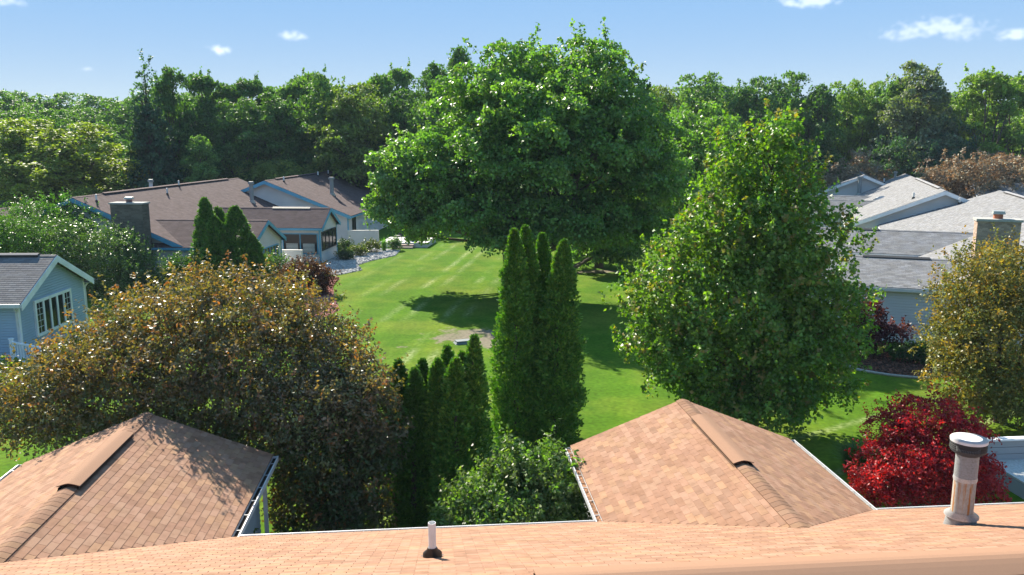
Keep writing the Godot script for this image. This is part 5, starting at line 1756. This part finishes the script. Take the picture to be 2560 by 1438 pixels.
func evergreens() -> void:
	var cols := [G(0.075, 0.165, 0.025), G(0.10, 0.195, 0.03), G(0.06, 0.135, 0.022), G(0.145, 0.22, 0.035)]
	var tall := [[1290, 24.3, 578, 0.5], [1321, 24.8, 572, 0.52], [1363, 25.6, 588, 0.5], [1391, 24.2, 605, 0.55]]
	var a := []
	for q in tall:
		a.append([across(q[0], q[1], 4.0), -q[1], height_at(q[2], q[1]), q[3] * 1.25])
	var names := ["tall slim arborvitae at the open lawn end of the column clump", "tallest slim arborvitae in the clump of four columns", "slim arborvitae behind the gap in the clump of four columns", "stout arborvitae of the column clump standing next to the tan gable"]
	columns(a, "clump of tall arborvitae on the lawn", func(k): return names[k], "evergreen", 81, 1150.0, cols, M.conifer_leaf)
	a = []
	for q in [[1004, 19.6, 908, 0.46], [1030, 19.2, 928, 0.42], [1056, 19.8, 903, 0.4]]:
		a.append([across(q[0], q[1], 3.0), -q[1], height_at(q[2], q[1]), q[3]])
	columns(a, "dark arborvitae beside the bronze tree", func(k): return ["short dark arborvitae touching the bronze tree", "shortest arborvitae of the dark trio by the bronze tree", "dark arborvitae standing next to the gap before the mid-height row"][k], "evergreen", 82, 1000.0, [G(0.05, 0.115, 0.02), G(0.07, 0.14, 0.024)], M.conifer_leaf)
	a = []
	for q in [[1098, 19.3, 905, 0.48], [1124, 19.6, 872, 0.42], [1140, 18.8, 905, 0.5], [1162, 19.3, 890, 0.46], [1183, 19.2, 846, 0.45]]:
		a.append([across(q[0], q[1], 3.0), -q[1], height_at(q[2], q[1]), q[3]])
	columns(a, "row of mid-height arborvitae in front of the bare patch", func(k): return ["first mid-height arborvitae, next to the dark trio", "pointed mid-height arborvitae rising behind the row's front", "plump front arborvitae of the mid-height row", "mid-height arborvitae beside the row's tallest", "tallest arborvitae of the mid-height row, in front of the utility box"][k], "evergreen", 83, 1000.0, cols, M.conifer_leaf)
	a = []
	for q in [[518, 50.0, 500, 0.85], [555, 50.6, 522, 0.8], [545, 49.4, 545, 1.1], [590, 49.8, 520, 1.15], [625, 50.0, 590, 0.9]]:
		a.append([across(q[0], q[1], 3.0), -q[1], height_at(q[2], q[1]), q[3]])
	columns(a, "arborvitae clump before the brown house", func(k): return ["slim tallest arborvitae in the clump before the brown roofed house", "arborvitae behind the plump pair before the brown roofed house", "lower plump arborvitae before the brown roofed house", "broad plump arborvitae before the brown roofed house", "short arborvitae next to the pale green shrub"][k], "evergreen", 84, 480.0, [G(0.055, 0.12, 0.02), G(0.075, 0.15, 0.025), G(0.10, 0.165, 0.028)], M.conifer_leaf, 0.2, 0.1)


func wood_crown(g: RandomNumberGenerator, kind: String) -> Array:
	# [blobs, leaves, wood] of a tree about 16 m tall
	var bl := []
	var opt := {"droop": 0.3, "flat": 0.6, "inner": 0.5, "bump": 0.3, "shoots": 0.06, "floor": 1.0, "gain": 0.65}
	var clumps := 620
	var cols := [G(0.8, 0.85, 0.8), G(1, 1, 1), G(1.15, 1.15, 1.0), G(0.9, 1.0, 0.9)]
	match kind:
		"round":
			for k in 9:
				var t := k / 8.0
				var a := k * 2.4 + g.randf()
				var rr := 3.2 * sin(PI * (0.25 + 0.68 * t))
				bl.append([Vector3(cos(a) * rr, 4.5 + t * 8.8, sin(a) * rr), Vector3.ONE * g.randf_range(2.0, 3.0)])
			bl.append([Vector3(0, 8, 0), Vector3(3.6, 4, 3.6)])
		"tall":
			for k in 10:
				var t := k / 9.0
				var a := k * 2.4 + g.randf()
				var rr := 2.4 * (1.0 - 0.6 * t) * g.randf_range(0.6, 1.2)
				bl.append([Vector3(cos(a) * rr, 3.6 + t * 11.0, sin(a) * rr), Vector3(1, 0.85, 1) * lerpf(2.6, 1.3, t)])
		"airy":
			for k in 11:
				var t := k / 10.0
				var a := k * 2.4 + g.randf()
				var rr := g.randf_range(1.0, 3.8) * (1.0 - 0.35 * t)
				bl.append([Vector3(cos(a) * rr, 5.0 + t * 9.8, sin(a) * rr), Vector3(1, 0.6, 1) * g.randf_range(1.1, 1.9)])
			clumps = 430
			opt.bump = 0.4
		"spruce":
			for k in 12:
				var t := k / 11.0
				for q in (3 if t < 0.75 else 1):
					var a := q * TAU / 3 + k * 1.1
					var rr := 2.2 * (1.0 - t) + 0.1
					bl.append([Vector3(cos(a) * rr, 2.0 + t * 13.4, sin(a) * rr), Vector3(1, 0.5, 1) * (2.0 * (1.0 - t) + 0.7)])
			opt.flat = 0.35
			opt.shoots = 0.3
			clumps = 800
		"bush":
			for k in 8:
				var a := k * 2.4
				bl.append([Vector3(cos(a) * 2.6, g.randf_range(2.2, 4.6), sin(a) * 2.6), Vector3.ONE * g.randf_range(1.6, 2.4)])
			opt.floor = 0.2
			clumps = 620
	var small := kind == "bush"
	return [bl, foliage(g, bl if small else boughs(g, bl, 8), clumps, 32, 0.5 if small else 0.8, 0.24 if small else 0.33, 0.12 if small else 0.24, cols, opt), limbs(g, bl, 0.12 if small else 0.24, 1.0 if small else 3.6, 4, 3 if small else 1, 0.5 if small else 0.0)]


func wood() -> void:
	var g := RandomNumberGenerator.new()
	g.seed = 91
	var kinds := {}
	for k in ["round", "tall", "airy", "spruce", "bush"]:
		kinds[k] = [wood_crown(g, k), wood_crown(g, k)]
		for q in kinds[k]:
			q.append((q[2] as Build).mesh())
	# px of the stem, distance, row of the top, width factor, kind, leaf, label
	var rows := [
		[60, 84, 285, 1.15, "round", "wood_gold", "yellow-green tree at the wood's edge behind the low brown roof"],
		[190, 82, 300, 1.25, "round", "wood_gold", "broadest yellow-green tree, next to the blue-green spruce"],
		[250, 96, 300, 0.9, "round", "wood_mid", "mid green tree peeping over the broadest yellow-green tree"],
		[130, 100, 262, 1.0, "round", "wood_mid", "mid green tree between the two yellow-green crowns"],
		[20, 104, 265, 1.0, "round", "wood_mid", "mid green tree rising behind the low brown roof's yellow-green tree"],
		[372, 86, 170, 0.85, "spruce", "wood_blue", "tall blue-green conifer rising above the brown house's ridge"],
		[425, 90, 160, 0.8, "tall", "wood_dark", "tall dark tree leaning on the blue-green conifer"],
		[470, 95, 228, 0.9, "round", "wood_dark", "dark green tree beside the tall dark one by the conifer"],
		[545, 98, 186, 0.9, "airy", "wood_dark", "open-crowned tree behind the small pale green tree"],
		[600, 93, 235, 0.9, "round", "wood_dark", "dark round tree between the two first open-crowned trees"],
		[660, 100, 196, 0.85, "airy", "wood_dark", "open-crowned tree above the rounded olive bush"],
		[700, 95, 225, 0.85, "round", "wood_dark", "dark round tree directly behind the rounded olive bush"],
		[765, 102, 180, 0.9, "airy", "wood_mid", "open-crowned tree above the second brown roof's ridge"],
		[820, 98, 170, 0.9, "round", "wood_mid", "mid green tree above the tall grey flue of the second house"],
		[890, 94, 195, 1.05, "round", "wood_olive", "olive tinged tree standing behind the large maple's sunny skirts"],
		[975, 104, 168, 0.9, "airy", "wood_mid", "feathery open-crowned tree between the olive tinged tree and the broad maple"],
		[1010, 96, 215, 1.0, "round", "wood_dark", "dark green tree touching the sunlit maple's top"],
		[1085, 92, 150, 0.8, "tall", "wood_dark", "slim dark tree at the broad maple's shoulder"],
		[1150, 96, 110, 0.8, "tall", "wood_dark", "taller slim dark tree rising behind the broad maple's crown"],
		[505, 86, 335, 0.62, "tall", "wood_light", "small pale green tree behind the long brown ridge"],
		[710, 92, 398, 1.05, "bush", "wood_olive", "rounded olive bush behind the second brown roof"],
		[840, 98, 400, 0.8, "bush", "wood_mid", "green bush filling the gap behind the second brown roof"],
		[1650, 100, 205, 0.8, "round", "wood_olive", "olive tinged tree beside the dark maple's shoulder"],
		[1740, 104, 172, 1.15, "round", "wood_mid", "wide mid green tree above the rounded light green maple"],
		[1880, 100, 178, 0.9, "round", "wood_dark", "dark green tree above the young maple's top"],
		[1960, 104, 170, 0.95, "round", "wood_mid", "mid green tree beside the young maple's top"],
		[2050, 100, 205, 0.85, "tall", "wood_dark", "slim dark tree above the bronze bush by the farthest roof"],
		[2110, 108, 190, 0.9, "round", "wood_lime", "lime green tree next to the slim dark tree"],
		[2170, 110, 192, 0.9, "round", "wood_lime", "lime green tree next to the tall grey-green tree"],
		[2225, 106, 200, 0.7, "airy", "wood_mid", "small open-crowned tree tucked against the tall grey-green tree"],
		[2300, 100, 145, 1.05, "round", "wood_silver", "tall grey-green tree towering beyond the grey roofs"],
		[2290, 98, 320, 0.8, "bush", "wood_blue", "dark blue-green bush below the tall grey-green tree"],
		[2400, 104, 215, 0.8, "airy", "wood_lime", "sparse yellow-green tree next to the tall grey-green tree"],
		[2470, 98, 178, 1.0, "airy", "wood_lime", "tallest sparse yellow-green tree over the broad bronze bush"],
		[2550, 100, 185, 1.0, "airy", "wood_lime", "sparse yellow-green tree over the bronze bush at the grey ridge's end"],
		[2440, 112, 260, 1.0, "round", "wood_dark", "dark tree behind the bare arching branches"],
		[2540, 110, 280, 1.0, "round", "wood_mid", "mid green tree behind the sparse yellow-green trees"],
		[2125, 97, 392, 1.0, "bush", "wood_bronze", "bronze bush behind the farthest grey roof"],
		[2190, 99, 405, 0.8, "bush", "wood_bronze", "bronze bush between the farthest roof and the dark trunks"],
		[2440, 86, 385, 1.0, "bush", "wood_bronze", "broad bronze bush behind the grey house's ridge"],
		[2520, 88, 400, 1.0, "bush", "wood_bronze", "bronze bush at the end of the grey ridge"],
	]
	for a in rows:
		var top := height_at(a[2], a[1])
		var kd: Array = kinds[a[4]][g.randi() % 2]
		var full := 6.4 if a[4] == "bush" else 16.0
		var t := thing("%s_tree" % a[4] if a[4] != "bush" else "wild_bush", a[6], "tree" if a[4] != "bush" else "bush", Vector3(across(a[0], a[1], top * 0.6), 0, -a[1]), g.randf() * TAU, "wood behind the houses")
		var k: float = top / full
		var wd: float = a[3] * (1.0 if a[4] != "bush" else k)
		var s := Vector3(wd, k, wd)
		var tr := part("trunk", kd[3], M.bark, t)
		tr.scale = s
		var cr := part("crown", kd[1], M[a[5]], t)
		cr.scale = s
		cr.set_meta("kind", "stuff")
	# the wood goes on behind: one mass
	for layer in [[128.0, "wood_mid", 46, 17.0], [150.0, "wood_mid", 52, 17.5], [112.0, "wood_dark", 40, 11.0]]:
		var mm := MultiMesh.new()
		mm.transform_format = MultiMesh.TRANSFORM_3D
		mm.mesh = kinds["round"][0][1]
		mm.instance_count = layer[2]
		for k in layer[2]:
			var d: float = layer[0] + g.randf_range(-7, 7)
			var x: float = lerpf(-1.0, 1.0, (k + g.randf()) / layer[2]) * d * 0.95
			var sc: float = layer[3] * g.randf_range(0.8, 1.06) / 16.0
			mm.set_instance_transform(k, Transform3D(Basis(Vector3.UP, g.randf() * TAU).scaled(Vector3(sc * 1.25, sc, sc * 1.25)), Vector3(x, 0, -d)))
		var o := MultiMeshInstance3D.new()
		o.name = numbered("woodland")
		o.multimesh = mm
		o.material_override = M[layer[1]]
		add_child(o)
		o.set_meta("kind", "stuff")
		tag(o, ["green wood closing the view behind the nearer trees", "hazy far wood under the horizon sky", "dark understorey of the wood between the trunks"][[128.0, 150.0, 112.0].find(layer[0])], "wood")
